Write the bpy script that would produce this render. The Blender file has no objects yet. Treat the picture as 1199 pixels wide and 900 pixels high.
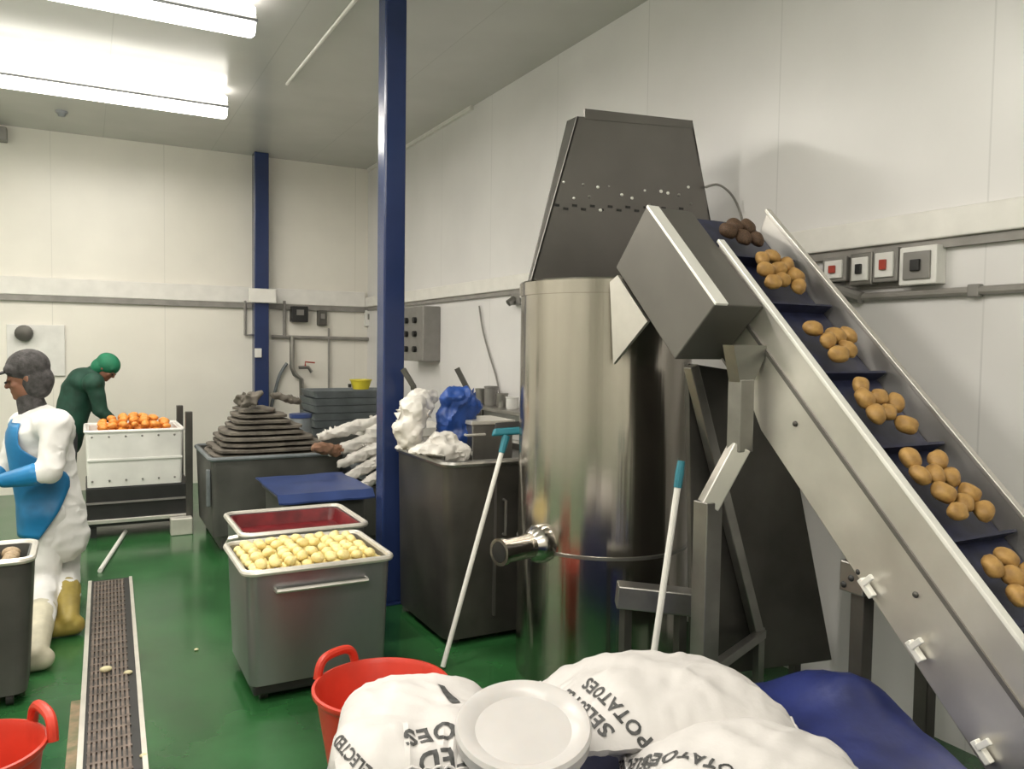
import bpy, bmesh, math, random
import numpy as np
from mathutils import Vector, Matrix, noise
from mathutils.bvhtree import BVHTree
random.seed(7)
S = bpy.context.scene
COL = S.collection
PI = math.pi

# ------------------------------------------------------------------ camera, world, lights, exposure
F = 930.0; EYE = Vector((0, 0, 1.7))
def _ray(px, py): return Vector(((px-599.5)/F, -(py-450)/F, -1.0))
_Yc = _ray(100, 399).normalized(); _q = _ray(2400, 399+.014*2300).normalized()
_Zc = _q.cross(_Yc).normalized(); _Xc = _Yc.cross(_Zc).normalized()
RC = Matrix((_Xc, _Yc, _Zc))
cd = bpy.data.cameras.new('camera'); cam = bpy.data.objects.new('camera', cd); COL.objects.link(cam)
cam.matrix_world = Matrix.Translation(EYE) @ RC.to_4x4()
cd.sensor_fit = 'HORIZONTAL'; cd.sensor_width = 36; cd.lens = 36*F/1199; cd.clip_start = .05
S.camera = cam
w = bpy.data.worlds.new('world'); S.world = w; w.use_nodes = True
w.node_tree.nodes['Background'].inputs[0].default_value = (.8, .85, .9, 1)
w.node_tree.nodes['Background'].inputs[1].default_value = .1
S.view_settings.view_transform = 'Standard'; S.view_settings.look = 'None'
S.view_settings.exposure = 0.42; S.view_settings.gamma = 1
S.view_settings.use_curve_mapping = False
LAMP_W = 34.0            # watts of each ceiling lamp
LAMP_EMIT = 6.0
WALL_X, BACK_Y, CEIL_Z = 3.30, 10.22, 4.0

def at(px, py, X=None, Y=None, Z=None, D=None):
    d = RC @ _ray(px, py)
    t = X/d.x if X is not None else Y/d.y if Y is not None else (Z-1.7)/d.z if Z is not None else D
    return EYE + d*t
def at_plane(px, py, n, k):
    d = RC @ _ray(px, py); return EYE + d*((k-n.dot(EYE))/n.dot(d))

# ------------------------------------------------------------------ materials
def mat(name, col, rough=.5, metal=0, var=.08, scale=8, bump=0, bscale=60, spec=.5, stretch=None, rvar=0, col2=None, sub=0, trans=0):
    m = bpy.data.materials.new(name); m.use_nodes = True
    nt = m.node_tree; b = nt.nodes['Principled BSDF']; N = nt.nodes.new; L = nt.links.new
    b.inputs['Metallic'].default_value = metal; b.inputs['Specular IOR Level'].default_value = spec
    if trans: b.inputs['Transmission Weight'].default_value = trans
    if sub:
        b.inputs['Subsurface Weight'].default_value = sub; b.inputs['Subsurface Radius'].default_value = (.02, .012, .008)
    tc = N('ShaderNodeTexCoord'); mp = N('ShaderNodeMapping')
    L(tc.outputs['Object'], mp.inputs[0])
    if stretch: mp.inputs['Scale'].default_value = stretch
    n = N('ShaderNodeTexNoise'); n.inputs['Scale'].default_value = scale; n.inputs['Detail'].default_value = 5
    L(mp.outputs[0], n.inputs['Vector'])
    r = N('ShaderNodeValToRGB'); c2 = col2 or tuple(max(0, c*(1-var*2.2)) for c in col)
    r.color_ramp.elements[0].position = .3; r.color_ramp.elements[1].position = .7
    r.color_ramp.elements[0].color = (*c2, 1); r.color_ramp.elements[1].color = (*[min(1, c*(1+var)) for c in col], 1)
    L(n.outputs['Fac'], r.inputs[0]); L(r.outputs[0], b.inputs['Base Color'])
    if rvar:
        mr = N('ShaderNodeMapRange'); mr.inputs['To Min'].default_value = max(.02, rough-rvar); mr.inputs['To Max'].default_value = rough+rvar
        L(n.outputs['Fac'], mr.inputs['Value']); L(mr.outputs[0], b.inputs['Roughness'])
    else: b.inputs['Roughness'].default_value = rough
    if bump:
        n2 = N('ShaderNodeTexNoise'); n2.inputs['Scale'].default_value = bscale; n2.inputs['Detail'].default_value = 4
        L(mp.outputs[0], n2.inputs['Vector'])
        bp = N('ShaderNodeBump'); bp.inputs['Strength'].default_value = bump; bp.inputs['Distance'].default_value = .01
        L(n2.outputs['Fac'], bp.inputs['Height']); L(bp.outputs[0], b.inputs['Normal'])
    return m
def emit(name, col, s):
    m = bpy.data.materials.new(name); m.use_nodes = True
    b = m.node_tree.nodes['Principled BSDF']; b.inputs['Base Color'].default_value = (.8, .8, .8, 1)
    b.inputs['Emission Color'].default_value = (*col, 1); b.inputs['Emission Strength'].default_value = s
    return m
def panel_mat(name, col, axis, period, rough, off=0):
    m = mat(name, col, rough, var=.03, scale=1.3, rvar=.06, bump=.04, bscale=3)
    nt = m.node_tree; N = nt.nodes.new; L = nt.links.new; b = nt.nodes['Principled BSDF']
    g = N('ShaderNodeNewGeometry'); sp = N('ShaderNodeSeparateXYZ'); L(g.outputs['Position'], sp.inputs[0])
    a = N('ShaderNodeMath'); a.operation = 'ADD'; a.inputs[1].default_value = off; L(sp.outputs[axis], a.inputs[0])
    md = N('ShaderNodeMath'); md.operation = 'PINGPONG'; md.inputs[1].default_value = period/2; L(a.outputs[0], md.inputs[0])
    lt = N('ShaderNodeMath'); lt.operation = 'LESS_THAN'; lt.inputs[1].default_value = .004; L(md.outputs[0], lt.inputs[0])
    mx = N('ShaderNodeMix'); mx.data_type = 'RGBA'; mx.inputs[7].default_value = (*[c*.86 for c in col], 1)
    src = b.inputs['Base Color'].links[0].from_socket
    L(lt.outputs[0], mx.inputs[0]); L(src, mx.inputs[6]); L(mx.outputs[2], b.inputs['Base Color'])
    return m
M = dict(
    wall_r=panel_mat('wall_panel_right', (.73, .715, .71), 1, 1.15, .3, .3),
    wall_b=panel_mat('wall_panel_back', (.80, .77, .70), 0, 1.15, .3, .32),  # white wall, its cream tone paints the lamplight
    ceil=panel_mat('ceiling_panel', (.62, .61, .59), 0, 1.15, .22, .95),
    floor=mat('green_epoxy', (.026, .115, .034), .2, var=.2, scale=2.2, rvar=.1, bump=.12, bscale=5, spec=.55),
    trunk=mat('white_trunking', (.78, .76, .72), .35, var=.03),
    shadow_conduit=mat('conduit_and_shadow_grey', (.27, .255, .235), .4, var=.1),  # grey of the conduits and of the painted shadow line under the trunking
    blue=mat('blue_post_paint', (.02, .036, .115), .22, var=.06, scale=3, bump=.03, bscale=8),
    steel=mat('brushed_steel', (.53, .497, .45), .19, 1, var=.04, scale=3, stretch=(3, 3, .03), bump=.45, bscale=2.6),
    plate=mat('worn_steel_plate', (.74, .715, .67), .46, 1, var=.08, scale=3, rvar=.1, bump=.06, bscale=5),
    dull=mat('dull_grey_steel', (.20, .19, .178), .45, .8, var=.06, scale=3, rvar=.06),
    boxsteel=mat('hazy_steel_sheet', (.165, .157, .142), .5, .6, var=.06, scale=3, rvar=.06),
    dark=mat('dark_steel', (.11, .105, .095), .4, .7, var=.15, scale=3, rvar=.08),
    tube=mat('steel_tube', (.34, .33, .31), .35, .9, var=.1, scale=6),
    polish_lit=mat('polished_lit_edge', (.86, .85, .80), .35, .3, var=.03),  # polished metal, also the painted lit edge of the drive box
    black=mat('black_plastic', (.018, .018, .018), .45, var=.1),
    tub=mat('tub_steel', (.36, .355, .37), .36, .85, var=.1, scale=3, stretch=(1, 1, .3), rvar=.08, bump=.03, bscale=7),
    rim=mat('tub_rim', (.74, .71, .64), .35, .5, var=.05),
    redliner=mat('red_liner', (.17, .012, .016), .35, var=.25, scale=10),
    redtub=mat('red_rubber', (.62, .045, .022), .38, var=.08, scale=6, sub=.1),
    sack=mat('white_woven_sack', (.60, .575, .56), .6, var=.05, scale=4, bump=.35, bscale=16),
    ink=mat('black_ink', (.02, .02, .02), .7, var=.2, scale=60, col2=(.09, .09, .09)),
    lid=mat('milky_lid', (.53, .51, .50), .3, var=.03, sub=.2),
    tarp=mat('blue_polythene', (.013, .022, .12), .45, var=.2, scale=6, bump=.35, bscale=11),
    bluesheet=mat('blue_sheet', (.03, .055, .175), .35, var=.1, scale=5, bump=.1, bscale=12),
    potato=mat('potato_skin', (.50, .30, .095), .55, var=.15, scale=1.6, bump=.2, bscale=5, col2=(.28, .15, .045)),
    umber=mat('umber_potato', (.10, .055, .03), .7, var=.3, scale=20),  # darker brown for the topmost belt cluster
    peeled=mat('peeled_potato', (.84, .73, .36), .4, var=.06, scale=14, col2=(.80, .64, .25), sub=.15),
    orange=mat('orange_vegetable', (.78, .33, .07), .4, var=.15, scale=12, col2=(.62, .20, .03)),
    belt=mat('blue_belt', (.018, .022, .06), .5, var=.2, scale=20),
    whitebin=mat('white_bin', (.78, .77, .74), .4, var=.06, scale=4),
    greybin=mat('grey_bin', (.075, .075, .068), .5, var=.15, scale=4),
    rag=mat('grey_sacking', (.145, .128, .105), .8, var=.2, scale=9, bump=.4, bscale=18),
    tray=mat('grey_tray', (.16, .18, .19), .45, var=.15, scale=5),
    whitebag=mat('white_bag', (.72, .69, .64), .45, var=.1, scale=8, bump=.5, bscale=14),
    brown=mat('brown_paper', (.28, .15, .09), .7, var=.2),
    bluebag=mat('blue_bag', (.02, .07, .30), .4, var=.2, scale=9, bump=.5, bscale=16),
    yellow=mat('yellow_plastic', (.72, .62, .05), .4, var=.08),
    greybox=mat('grey_enclosure', (.25, .24, .225), .4, .2, var=.06),
    teal=mat('teal_plastic', (.02, .19, .25), .4, var=.1),
    pole=mat('white_pole', (.76, .75, .70), .35, var=.04),
    coat=mat('white_coat', (.80, .79, .77), .8, var=.05, scale=7, bump=.4, bscale=9),
    apron=mat('blue_apron', (.012, .20, .46), .42, var=.15, scale=5, bump=.35, bscale=8),
    skin=mat('skin', (.26, .12, .075), .5, var=.08, sub=.1),
    hat=mat('grey_knit', (.075, .07, .07), .9, var=.25, scale=30, bump=.6, bscale=70),
    boot=mat('rubber_boot', (.62, .58, .44), .45, var=.12),
    boot2=mat('mustard_boot', (.34, .26, .06), .45, var=.15),
    green=mat('dark_green_coat', (.010, .060, .038), .7, var=.2, scale=8, bump=.4, bscale=12),
    cap=mat('green_cap', (.012, .17, .085), .7, var=.12, scale=10),
    navy=mat('dark_trousers', (.02, .022, .025), .8, var=.2),
    wood=mat('pale_contents', (.42, .31, .19), .6, var=.15),
    whiteplas=mat('white_plastic', (.75, .74, .71), .4, var=.04),
    rust=mat('worn_concrete', (.30, .20, .13), .75, var=.25, scale=12, col2=(.07, .11, .05)),
    grate=mat('drain_steel', (.21, .165, .14), .42, .5, var=.25, scale=20),
    crumb=mat('potato_crumb', (.75, .68, .42), .5),
    lampbody=mat('lamp_body', (.30, .31, .33), .5, var=.04),
    glow=emit('lamp_diffuser', (1, .95, .86), LAMP_EMIT),
    red=mat('red_plastic', (.4, .05, .03), .4),
)

# ------------------------------------------------------------------ mesh helpers
def rrect(x0, x1, y0, y1, z, r, n=4):
    out = []
    for cx, cy, a0 in ((x1-r, y1-r, 0), (x0+r, y1-r, 90), (x0+r, y0+r, 180), (x1-r, y0+r, 270)):
        for k in range(n+1):
            a = math.radians(a0+90*k/n); out.append(Vector((cx+r*math.cos(a), cy+r*math.sin(a), z)))
    return out
class MB:
    def __init__(s): s.bm = bmesh.new()
    def box(s, c, d, rot=None):
        m = Matrix.Translation(c) @ (rot.to_4x4() if rot else Matrix()) @ Matrix.Diagonal((*d, 1))
        bmesh.ops.create_cube(s.bm, size=1, matrix=m); return s
    def bb(s, x0, x1, y0, y1, z0, z1): return s.box(((x0+x1)/2, (y0+y1)/2, (z0+z1)/2), (x1-x0, y1-y0, z1-z0))
    def prism(s, pts, v):
        v = Vector(v); a = [s.bm.verts.new(p) for p in pts]; b = [s.bm.verts.new(Vector(p)+v) for p in pts]; n = len(a)
        s.bm.faces.new(a); s.bm.faces.new(b[::-1])
        for i in range(n): s.bm.faces.new((a[i], b[i], b[(i+1) % n], a[(i+1) % n]))
        return s
    def loft(s, rings, cap0=True, cap1=True):
        R = [[s.bm.verts.new(p) for p in r] for r in rings]; n = len(R[0])
        for a, b in zip(R, R[1:]):
            for i in range(n): s.bm.faces.new((a[i], a[(i+1) % n], b[(i+1) % n], b[i]))
        if cap0: s.bm.faces.new(R[0][::-1])
        if cap1: s.bm.faces.new(R[-1])
        return s
    def tube(s, pts, r, seg=10, square=False, closed=False):
        P = [Vector(p) for p in pts]; n = len(P); rr = r if isinstance(r, (list, tuple)) else [r]*n
        if square: seg = 4
        rings = []; up = None
        for i, p in enumerate(P):
            if closed: t = (P[(i+1) % n]-P[i-1]).normalized()
            else: t = (P[min(i+1, n-1)]-P[max(i-1, 0)]).normalized()
            if up is None:
                up = Vector((0, 0, 1)) if abs(t.z) < .9 else Vector((0, 1, 0))
            u = (up-t*up.dot(t)).normalized(); v = t.cross(u); up = u
            q = rr[i]*(math.sqrt(2) if square else 1); o = PI/4 if square else 0
            rings.append([p+u*(q*math.cos(2*PI*k/seg+o))+v*(q*math.sin(2*PI*k/seg+o)) for k in range(seg)])
        if closed: rings.append(rings[0]); return s.loft(rings, False, False)
        return s.loft(rings)
    def lathe(s, prof, c, seg=32, rot=None):
        c = Vector(c); R = rot or Matrix.Identity(3)
        return s.loft([[c+R @ Vector((max(r, 1e-4)*math.cos(2*PI*k/seg), max(r, 1e-4)*math.sin(2*PI*k/seg), z)) for k in range(seg)] for r, z in prof])
    def ell(s, c, r, rot=None, seg=14, rings=9):
        m = Matrix.Translation(c) @ (rot.to_4x4() if rot else Matrix()) @ Matrix.Diagonal((*r, 1))
        bmesh.ops.create_uvsphere(s.bm, u_segments=seg, v_segments=rings, radius=1, matrix=m); return s
    def cap(s, p, q, r1, r2, seg=14):
        p, q = Vector(p), Vector(q); t = (q-p); L = t.length; t.normalize()
        pts, rs = [], []
        for k in range(5): a = PI/2*(1-k/4); pts.append(p-t*r1*math.sin(a)); rs.append(max(r1*math.cos(a), 1e-4))
        for k in range(5): a = PI/2*k/4; pts.append(q+t*r2*math.sin(a)); rs.append(max(r2*math.cos(a), 1e-4))
        return s.tube(pts, rs, seg)
    def build(s, name, m, parent=None, smooth=True, bevel=0, kind=None):
        bmesh.ops.recalc_face_normals(s.bm, faces=s.bm.faces)
        me = bpy.data.meshes.new(name); s.bm.to_mesh(me); s.bm.free()
        return link(name, me, m, parent, smooth, bevel, kind)
def root_loc(o):
    while o.parent: o = o.parent
    return o.location.copy()
def link(name, me, m, parent=None, smooth=True, bevel=0, kind=None):
    if parent: off = root_loc(parent)
    else:
        co = [v.co for v in me.vertices]
        off = Vector(((min(c.x for c in co)+max(c.x for c in co))/2, (min(c.y for c in co)+max(c.y for c in co))/2, min(c.z for c in co)))
    me.transform(Matrix.Translation(-off)); me.materials.append(M[m])
    o = bpy.data.objects.new(name, me); COL.objects.link(o)
    if parent: o.parent = parent
    else: o.location = off
    if smooth:
        me.polygons.foreach_set('use_smooth', [True]*len(me.polygons)); me.set_sharp_from_angle(angle=math.radians(35))
    if bevel:
        b = o.modifiers.new('bevel', 'BEVEL'); b.width = bevel; b.segments = 2; b.limit_method = 'ANGLE'
    if kind: o['kind'] = kind
    return o
def tag(o, label, cat, group=None):
    o['label'] = label; o['category'] = cat
    if group: o['group'] = group
    return o
def thing(name, label, cat, loc, group=None):
    o = bpy.data.objects.new(name, None); COL.objects.link(o); o.location = loc; o.empty_display_size = .1
    return tag(o, label, cat, group)
def remesh(mb, voxel=.012, smooth=4):
    """one continuous surface grown round overlapping closed shapes"""
    bmesh.ops.recalc_face_normals(mb.bm, faces=mb.bm.faces)
    me = bpy.data.meshes.new('t'); mb.bm.to_mesh(me); mb.bm.free()
    o = bpy.data.objects.new('t', me); COL.objects.link(o)
    r = o.modifiers.new('r', 'REMESH'); r.mode = 'VOXEL'; r.voxel_size = voxel
    k = o.modifiers.new('s', 'SMOOTH'); k.iterations = smooth; k.factor = .5
    dg = bpy.context.evaluated_depsgraph_get(); out = bpy.data.meshes.new_from_object(o.evaluated_get(dg))
    bpy.data.objects.remove(o); out.materials.clear(); return out
def copy_tree(o, parent=None):
    c = o.copy(); COL.objects.link(c)
    if parent: c.parent = parent
    for ch in list(o.children): copy_tree(ch, c)
    return c

# ------------------------------------------------------------------ the setting
def struct(name, mb, m, bevel=0): return mb.build(name, m, None, False, bevel, 'structure')
X0, Y0 = -5.0, -4.2
struct('floor', MB().bb(X0-.1, WALL_X+.1, Y0-.1, BACK_Y+.1, -.1, 0), 'floor')
struct('ceiling', MB().bb(X0-.1, WALL_X+.1, Y0-.1, BACK_Y+.1, CEIL_Z, CEIL_Z+.1), 'ceil')
struct('wall_right', MB().bb(WALL_X, WALL_X+.1, Y0, BACK_Y, 0, CEIL_Z), 'wall_r')
struct('wall_back', MB().bb(X0, WALL_X, BACK_Y, BACK_Y+.1, 0, CEIL_Z), 'wall_b')
struct('wall_left', MB().bb(X0-.1, X0, Y0, BACK_Y, 0, CEIL_Z), 'wall_b')
struct('wall_front', MB().bb(X0, WALL_X, Y0-.1, Y0, 0, CEIL_Z), 'wall_b')
TZ = 2.19
struct('trim_1', MB().bb(X0, WALL_X-.05, BACK_Y-.055, BACK_Y, TZ+.005, TZ+.20), 'trunk', .008)
struct('trim_2', MB().bb(WALL_X-.05, WALL_X, Y0, BACK_Y, TZ+.005, TZ+.13), 'trunk', .008)
struct('trim_3', MB().bb(X0, WALL_X-.03, BACK_Y-.05, BACK_Y, TZ-.06, TZ+.004), 'shadow_conduit')  # grey rail strip whose dark tone paints the shadow under the trunking
struct('trim_4', MB().bb(WALL_X-.03, WALL_X, Y0, BACK_Y-.06, TZ-.035, TZ+.004), 'shadow_conduit')  # same painted shadow line along the right wall trunking
struct('trim_5', MB().bb(WALL_X-.035, WALL_X, 7.0, BACK_Y-.06, CEIL_Z-.04, CEIL_Z), 'trunk')

# near blue column
p = at(457, 450, Y=4.97)
t = thing('support_column', 'tall glossy blue steel column nearest the camera, rising past the frame top', 'column', (p.x, p.y, 0))
MB().bb(p.x-.072, p.x+.072, p.y-.072, p.y+.072, 0.012, CEIL_Z).build('post', 'blue', t, False, .012)
MB().bb(p.x-.10, p.x+.10, p.y-.10, p.y+.10, 0, .014).build('base_plate', 'blue', t, False, .003)
# far blue column
p = at(305, 300, Y=BACK_Y-.16)
t = thing('support_column', 'slim dark blue column against the back wall', 'column', (p.x, p.y, 0))
MB().bb(p.x-.085, p.x+.085, p.y-.085, p.y+.085, 0.012, CEIL_Z).build('post', 'blue', t, False, .01)
MB().bb(p.x-.13, p.x+.13, p.y-.11, p.y+.085, 0, .014).build('base_plate', 'blue', t, False, .003)
tag(MB().bb(p.x-.16, p.x+.16, p.y-.15, p.y-.086, TZ+.0, TZ+.17).build('trunking_cover', 'trunk', None, False, .01),
    'white trunking cover boxed across the far blue column', 'cable trunking')
q = at(302, 413, Y=p.y-.09)
tag(MB().bb(q.x-.04, q.x+.04, q.y-.03, q.y, q.z-.055, q.z+.055).build('light_switch', 'whiteplas', None, False, .006),
    'small white switch box on the far blue column', 'switch')

# lamps
def lamp(xa, xb, y, label, z=3.84, group=None):
    t = thing('strip_light', label, 'ceiling light', ((xa+xb)/2, y, CEIL_Z), group)
    MB().bb(xa, xb, y-.075, y+.075, z-.012, z+.008).build('tray', 'lampbody', t, False, .003)
    MB().bb(xa, xb, y-.03, y+.03, z+.008, z+.045).build('gear_box', 'whiteplas', t, False, .004)
    # a half-round diffuser under the tray, one added above for the ceiling glow
    n = 10
    for nm, sg, rr, hh, o in (('lower_diffuser', -1, .072, .085, -.012), ('added_upper_diffuser', 1, .07, .075, .046)):
        ring = lambda x, k=1: [Vector((x, y+rr*k*math.cos(PI*i/n), z+o+sg*hh*k*math.sin(PI*i/n))) for i in range(n+1)]
        MB().loft([ring(xa+.01, .8), ring(xa+.03), ring(xb-.03), ring(xb-.01, .8)]).build(nm, 'glow', t)
    for x in (xa+.3, xb-.3): MB().tube([(x, y, z+.1), (x, y, CEIL_Z)], .008, 6).build('hanger', 'lampbody', t)
    for zz, rx, e in ((z-.105, 0, 1.0), (z+.125, PI, .12)):  # weaker upward light is added to brighten the ceiling
        ld = bpy.data.lights.new('lamp_light', 'AREA'); ld.shape = 'RECTANGLE'; ld.size = xb-xa-.1; ld.size_y = .13
        ld.energy = LAMP_W*e; ld.color = (1, .945, .86)
        lo = bpy.data.objects.new('lamp_light', ld); COL.objects.link(lo); lo.parent = t
        lo.location = (0, 0, zz-CEIL_Z); lo.rotation_euler = (rx, 0, 0)
lamp(-.78, 1.17, 7.75, 'glowing strip light nearer the back wall')
lamp(-.92, 1.03, 5.62, 'glowing strip light nearer the camera at the top left corner')
for y in (3.4, 1.2, -1.0, -3.0): lamp(-.92, 1.03, y, 'strip light out of view above the camera', group='strip lights above the camera')
for y in (7.75, 5.6, 3.4, .2): lamp(-3.9, -1.95, y, 'strip light out of view over the left side', group='strip lights over the left side')
# ceiling bits
a, b = at(428, 0, Z=CEIL_Z-.03), at(336, 100, Z=CEIL_Z-.03)
tag(MB().tube([Vector((b.x, b.y, CEIL_Z-.018)), Vector((b.x+.02, a.y-1, CEIL_Z-.018))], .014, 8).build('conduit', 'trunk'), 'thin white conduit running along the ceiling left of the near blue column', 'conduit')
p = at(72, 130, Z=CEIL_Z)
t = thing('ceiling_sensor', 'small round sensor on the ceiling behind the strip lights', 'sensor', p)
MB().lathe([(.001, -.06), (.03, -.055), (.04, -.03), (.055, -.02), (.055, 0)], p, 16).build('sensor_body', 'lampbody', t)
p = at(2, 156, Y=BACK_Y-.05)
tag(MB().bb(p.x-.12, p.x+.05, BACK_Y-.12, BACK_Y, p.z-.09, p.z+.06).build('junction_box', 'greybox', None, False, .01), 'small grey box high on the back wall at the left edge', 'junction box')

# ------------------------------------------------------------------ floor drain
t = thing('floor_drain', 'long rusty slotted drain channel set in the green floor', 'drain', (.1, 4, 0))
ya, yb = 6.22, 1.2
xl = lambda y: .03+(y-6.22)*.018; xr = lambda y: .25+(y-6.22)*.026
def strip(x0f, x1f, ya, yb, z0, z1):
    mb = MB(); mb.prism([(x0f(ya), ya, z0), (x1f(ya), ya, z0), (x1f(yb), yb, z0), (x0f(yb), yb, z0)], (0, 0, z1-z0)); return mb
strip(lambda y: xl(y)-.012, lambda y: xr(y)+.012, ya+.06, yb, .0005, .003).build('channel_bed', 'black', t, False)
strip(lambda y: xl(y)-.03, lambda y: xl(y)-.008, ya+.05, yb, .001, .012).build('frame_edge', 'rim', t, False)
strip(lambda y: xr(y)+.008, lambda y: xr(y)+.028, ya+.05, yb, .001, .012).build('frame_edge', 'rim', t, False)
strip(lambda y: xl(y)-.07, lambda y: xl(y)-.03, 4.2, yb, .001, .005).build('worn_edge', 'rust', t, False)
mb = MB(); nb = 9
for k in range(nb):
    fa = (k+.12)/nb; fb = (k+.72)/nb
    s_ = strip(lambda y: xl(y)+.004+(xr(y)-xl(y)-.03)*fa, lambda y: xl(y)+.004+(xr(y)-xl(y)-.03)*fb, ya, yb, .003, .012)
    me = bpy.data.meshes.new('x'); s_.bm.to_mesh(me); mb.bm.from_mesh(me)
y = ya
while y > yb:
    mb.bb(xl(y)+.004, xr(y)-.026, y-.008, y+.008, .004, .011); y -= .1
mb.build('grate', 'grate', t, False)
a, b = at(147, 622, Z=.015), at(117, 668, Z=.015)
tag(MB().tube([a, b], .017, 8).build('stick', 'pole'), 'short white stick lying on the green floor beyond the drain', 'stick')
for (px, py, r) in ((150, 787, .022), (124, 783, .03), (168, 884, .016), (230, 760, .012)):
    if px == 124: p = at(px, py, Z=.026)
    else: p = at(px, py, Z=r*.5)
    tag(MB().ell(p, (r, r*.7, r*.5)).build('potato_scrap', 'crumb'), {150: 'pale potato scrap on the floor left of the drain', 124: 'pale scrap lying on the drain grate', 168: 'small pale scrap at the drain edge near the frame bottom', 230: 'tiny pale scrap on the floor in front of the steel tub'}[px], 'scrap')

# ------------------------------------------------------------------ potato peeler (tank with hood)
TC = Vector((2.42, 3.47)); TR = .45; TT = 2.035
peel = thing('potato_peeler', 'tall cylindrical stainless potato peeler with a dark tapered hood', 'machine', (TC.x, TC.y, 0))
mb = MB(); mb.lathe([(.40, 0), (TR, .0), (TR, .06), (TR, .685)], (*TC, 0), 96); mb.build('lower_drum', 'steel', peel)
MB().lathe([(TR-.01, .68), (TR+.004, .685), (TR+.004, .70), (TR-.01, .705)], (*TC, 0), 96).build('seam_band', 'tube', peel)
MB().lathe([(TR-.002, .70), (TR-.002, TT-.07), (TR-.02, TT-.07)], (*TC, 0), 96).build('drum', 'steel', peel)
MB().lathe([(TR-.06, TT-.075), (TR+.006, TT-.072), (TR+.006, TT-.008), (TR, TT), (TR-.06, TT), (.05, TT-.004)], (*TC, 0), 96).build('top_rim', 'steel', peel)
# hood
yf, yk = 3.43, 3.80
A = at(622, 326, Y=yf); B = at(676, 136, Y=yf); C_ = at(811, 143, Y=yf); D_ = at(829, 240, Y=yf)
E_ = C_+(D_-C_)*((C_.z-TT)/(C_.z-D_.z)); A.z = TT-.003; E_.z = TT-.003; E_.x = min(E_.x, 3.2)
MB().prism([A, B, C_, E_], (0, .012, 0)).build('hood_front', 'dull', peel, False, .003)
bk = Vector((0, yk-yf, 0)); Bl = at(665, 141, Y=yk); Al = at(618, 326, Y=yk-.12); Al.z = TT-.003
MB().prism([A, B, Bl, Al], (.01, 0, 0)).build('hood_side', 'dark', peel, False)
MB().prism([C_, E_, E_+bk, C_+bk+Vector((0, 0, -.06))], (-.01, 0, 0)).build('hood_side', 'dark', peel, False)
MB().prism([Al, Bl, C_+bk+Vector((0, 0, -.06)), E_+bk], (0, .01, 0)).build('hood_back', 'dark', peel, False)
MB().prism([at(685, 127, Y=yf-.004), at(811, 141, Y=yf-.004), at(811, 150, Y=yf-.004), at(685, 139, Y=yf-.004)], (0, .015, 0)).build('hood_lip', 'dull', peel, False)
# row of splash slots and rivets
rnd = random.Random(3)
for (px, py) in [(660, 213), (683, 216), (700, 219), (713, 218), (755, 223), (774, 224), (782, 226), (806, 219), (809, 238), (690, 230), (728, 228), (740, 232), (672, 232), (703, 246), (760, 240), (795, 228)]:
    p = at(px, py, Y=yf-.002); r = rnd.uniform(.006, .012)
    MB().ell(p, (r, .006, r*.8), seg=8, rings=6).build('rivet', 'polish_lit' if rnd.random() < .6 else 'tube', peel)
mb = MB()
for k in range(15):
    p = at(652+k*10.4, 240+k*.3+(k % 2)*4, Y=yf-.001); mb.box(p, (.028, .006, .012))
mb.build('vent_slot', 'black', peel, False)
# outlet stub
ang = Vector((-1, -.25, 0)).normalized()
rot = ang.to_track_quat('Z', 'Y').to_matrix()
base = Vector((TC.x, TC.y, .73))+ang*(TR-.02)
MB().lathe([(.03, 0), (.095, 0), (.095, .05), (.086, .07), (.062, .10), (.062, .125)], base, 28, rot).build('outlet_flange', 'steel', peel)
MB().lathe([(.058, .11), (.058, .27), (.066, .275), (.066, .30), (.05, .30), (.05, .15)], base, 28, rot).build('outlet_pipe', 'steel', peel)
MB().lathe([(.02, .305), (.048, .302), (.048, .296)], base, 24, rot).build('outlet_bore', 'black', peel)

# ------------------------------------------------------------------ inclined conveyor
XN, XF = 2.35, 2.80
conv = thing('inclined_conveyor', 'steel trough conveyor rising at 45 degrees to the peeler with potatoes on it', 'conveyor', (2.58, .9, 0))
up = Vector((0, 1, 1)).normalized(); nrm = Vector((0, -1, 1)).normalized(); KT = -.389   # trough rim: z = y + KT
def cp(X, y, depth): return Vector((X, y, y+KT))-nrm*depth
YL, YH = .42, 2.70
# near plate, profile in the YZ plane
pl = [cp(XN, YL, 0), cp(XN, YH-.15, 0), cp(XN, YH-.25, .20), Vector((XN, 2.29, 1.385)), cp(XN, YL, .358)]
MB().prism(pl, (.012, 0, 0)).build('side_plate', 'plate', conv, False, .003)
MB().prism([cp(XN-.008, YL, .125), cp(XN-.008, YH-.2, .125), cp(XN-.008, YH-.2, .14), cp(XN-.008, YL, .14)], (.01, 0, 0)).build('fold_line', 'dull', conv, False)
MB().prism([cp(XN-.012, YL, -.004), cp(XN-.012, YH-.15, -.004), cp(XN-.012, YH-.15, .012), cp(XN-.012, YL, .012)], (.034, 0, 0)).build('rim_flange', 'polish_lit', conv, False, .003)
MB().prism([cp(XF, YL, 0), cp(XF, YH+.03, 0), cp(XF, YH-.06, .36), cp(XF, YL, .36)], (.012, 0, 0)).build('side_plate', 'plate', conv, False, .003)
MB().prism([cp(XF-.006, YL, -.012), cp(XF-.006, YH+.04, -.012), cp(XF-.006, YH+.04, .006), cp(XF-.006, YL, .006)], (.03, 0, 0)).build('rim_flange', 'plate', conv, False, .003)
BD = .095
MB().prism([cp(XN+.02, YL-.05, BD), cp(XN+.02, YH+.05, BD), cp(XN+.02, YH+.05, BD+.02), cp(XN+.02, YL-.05, BD+.02)], (XF-XN-.025, 0, 0)).build('belt', 'belt', conv, False)
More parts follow.
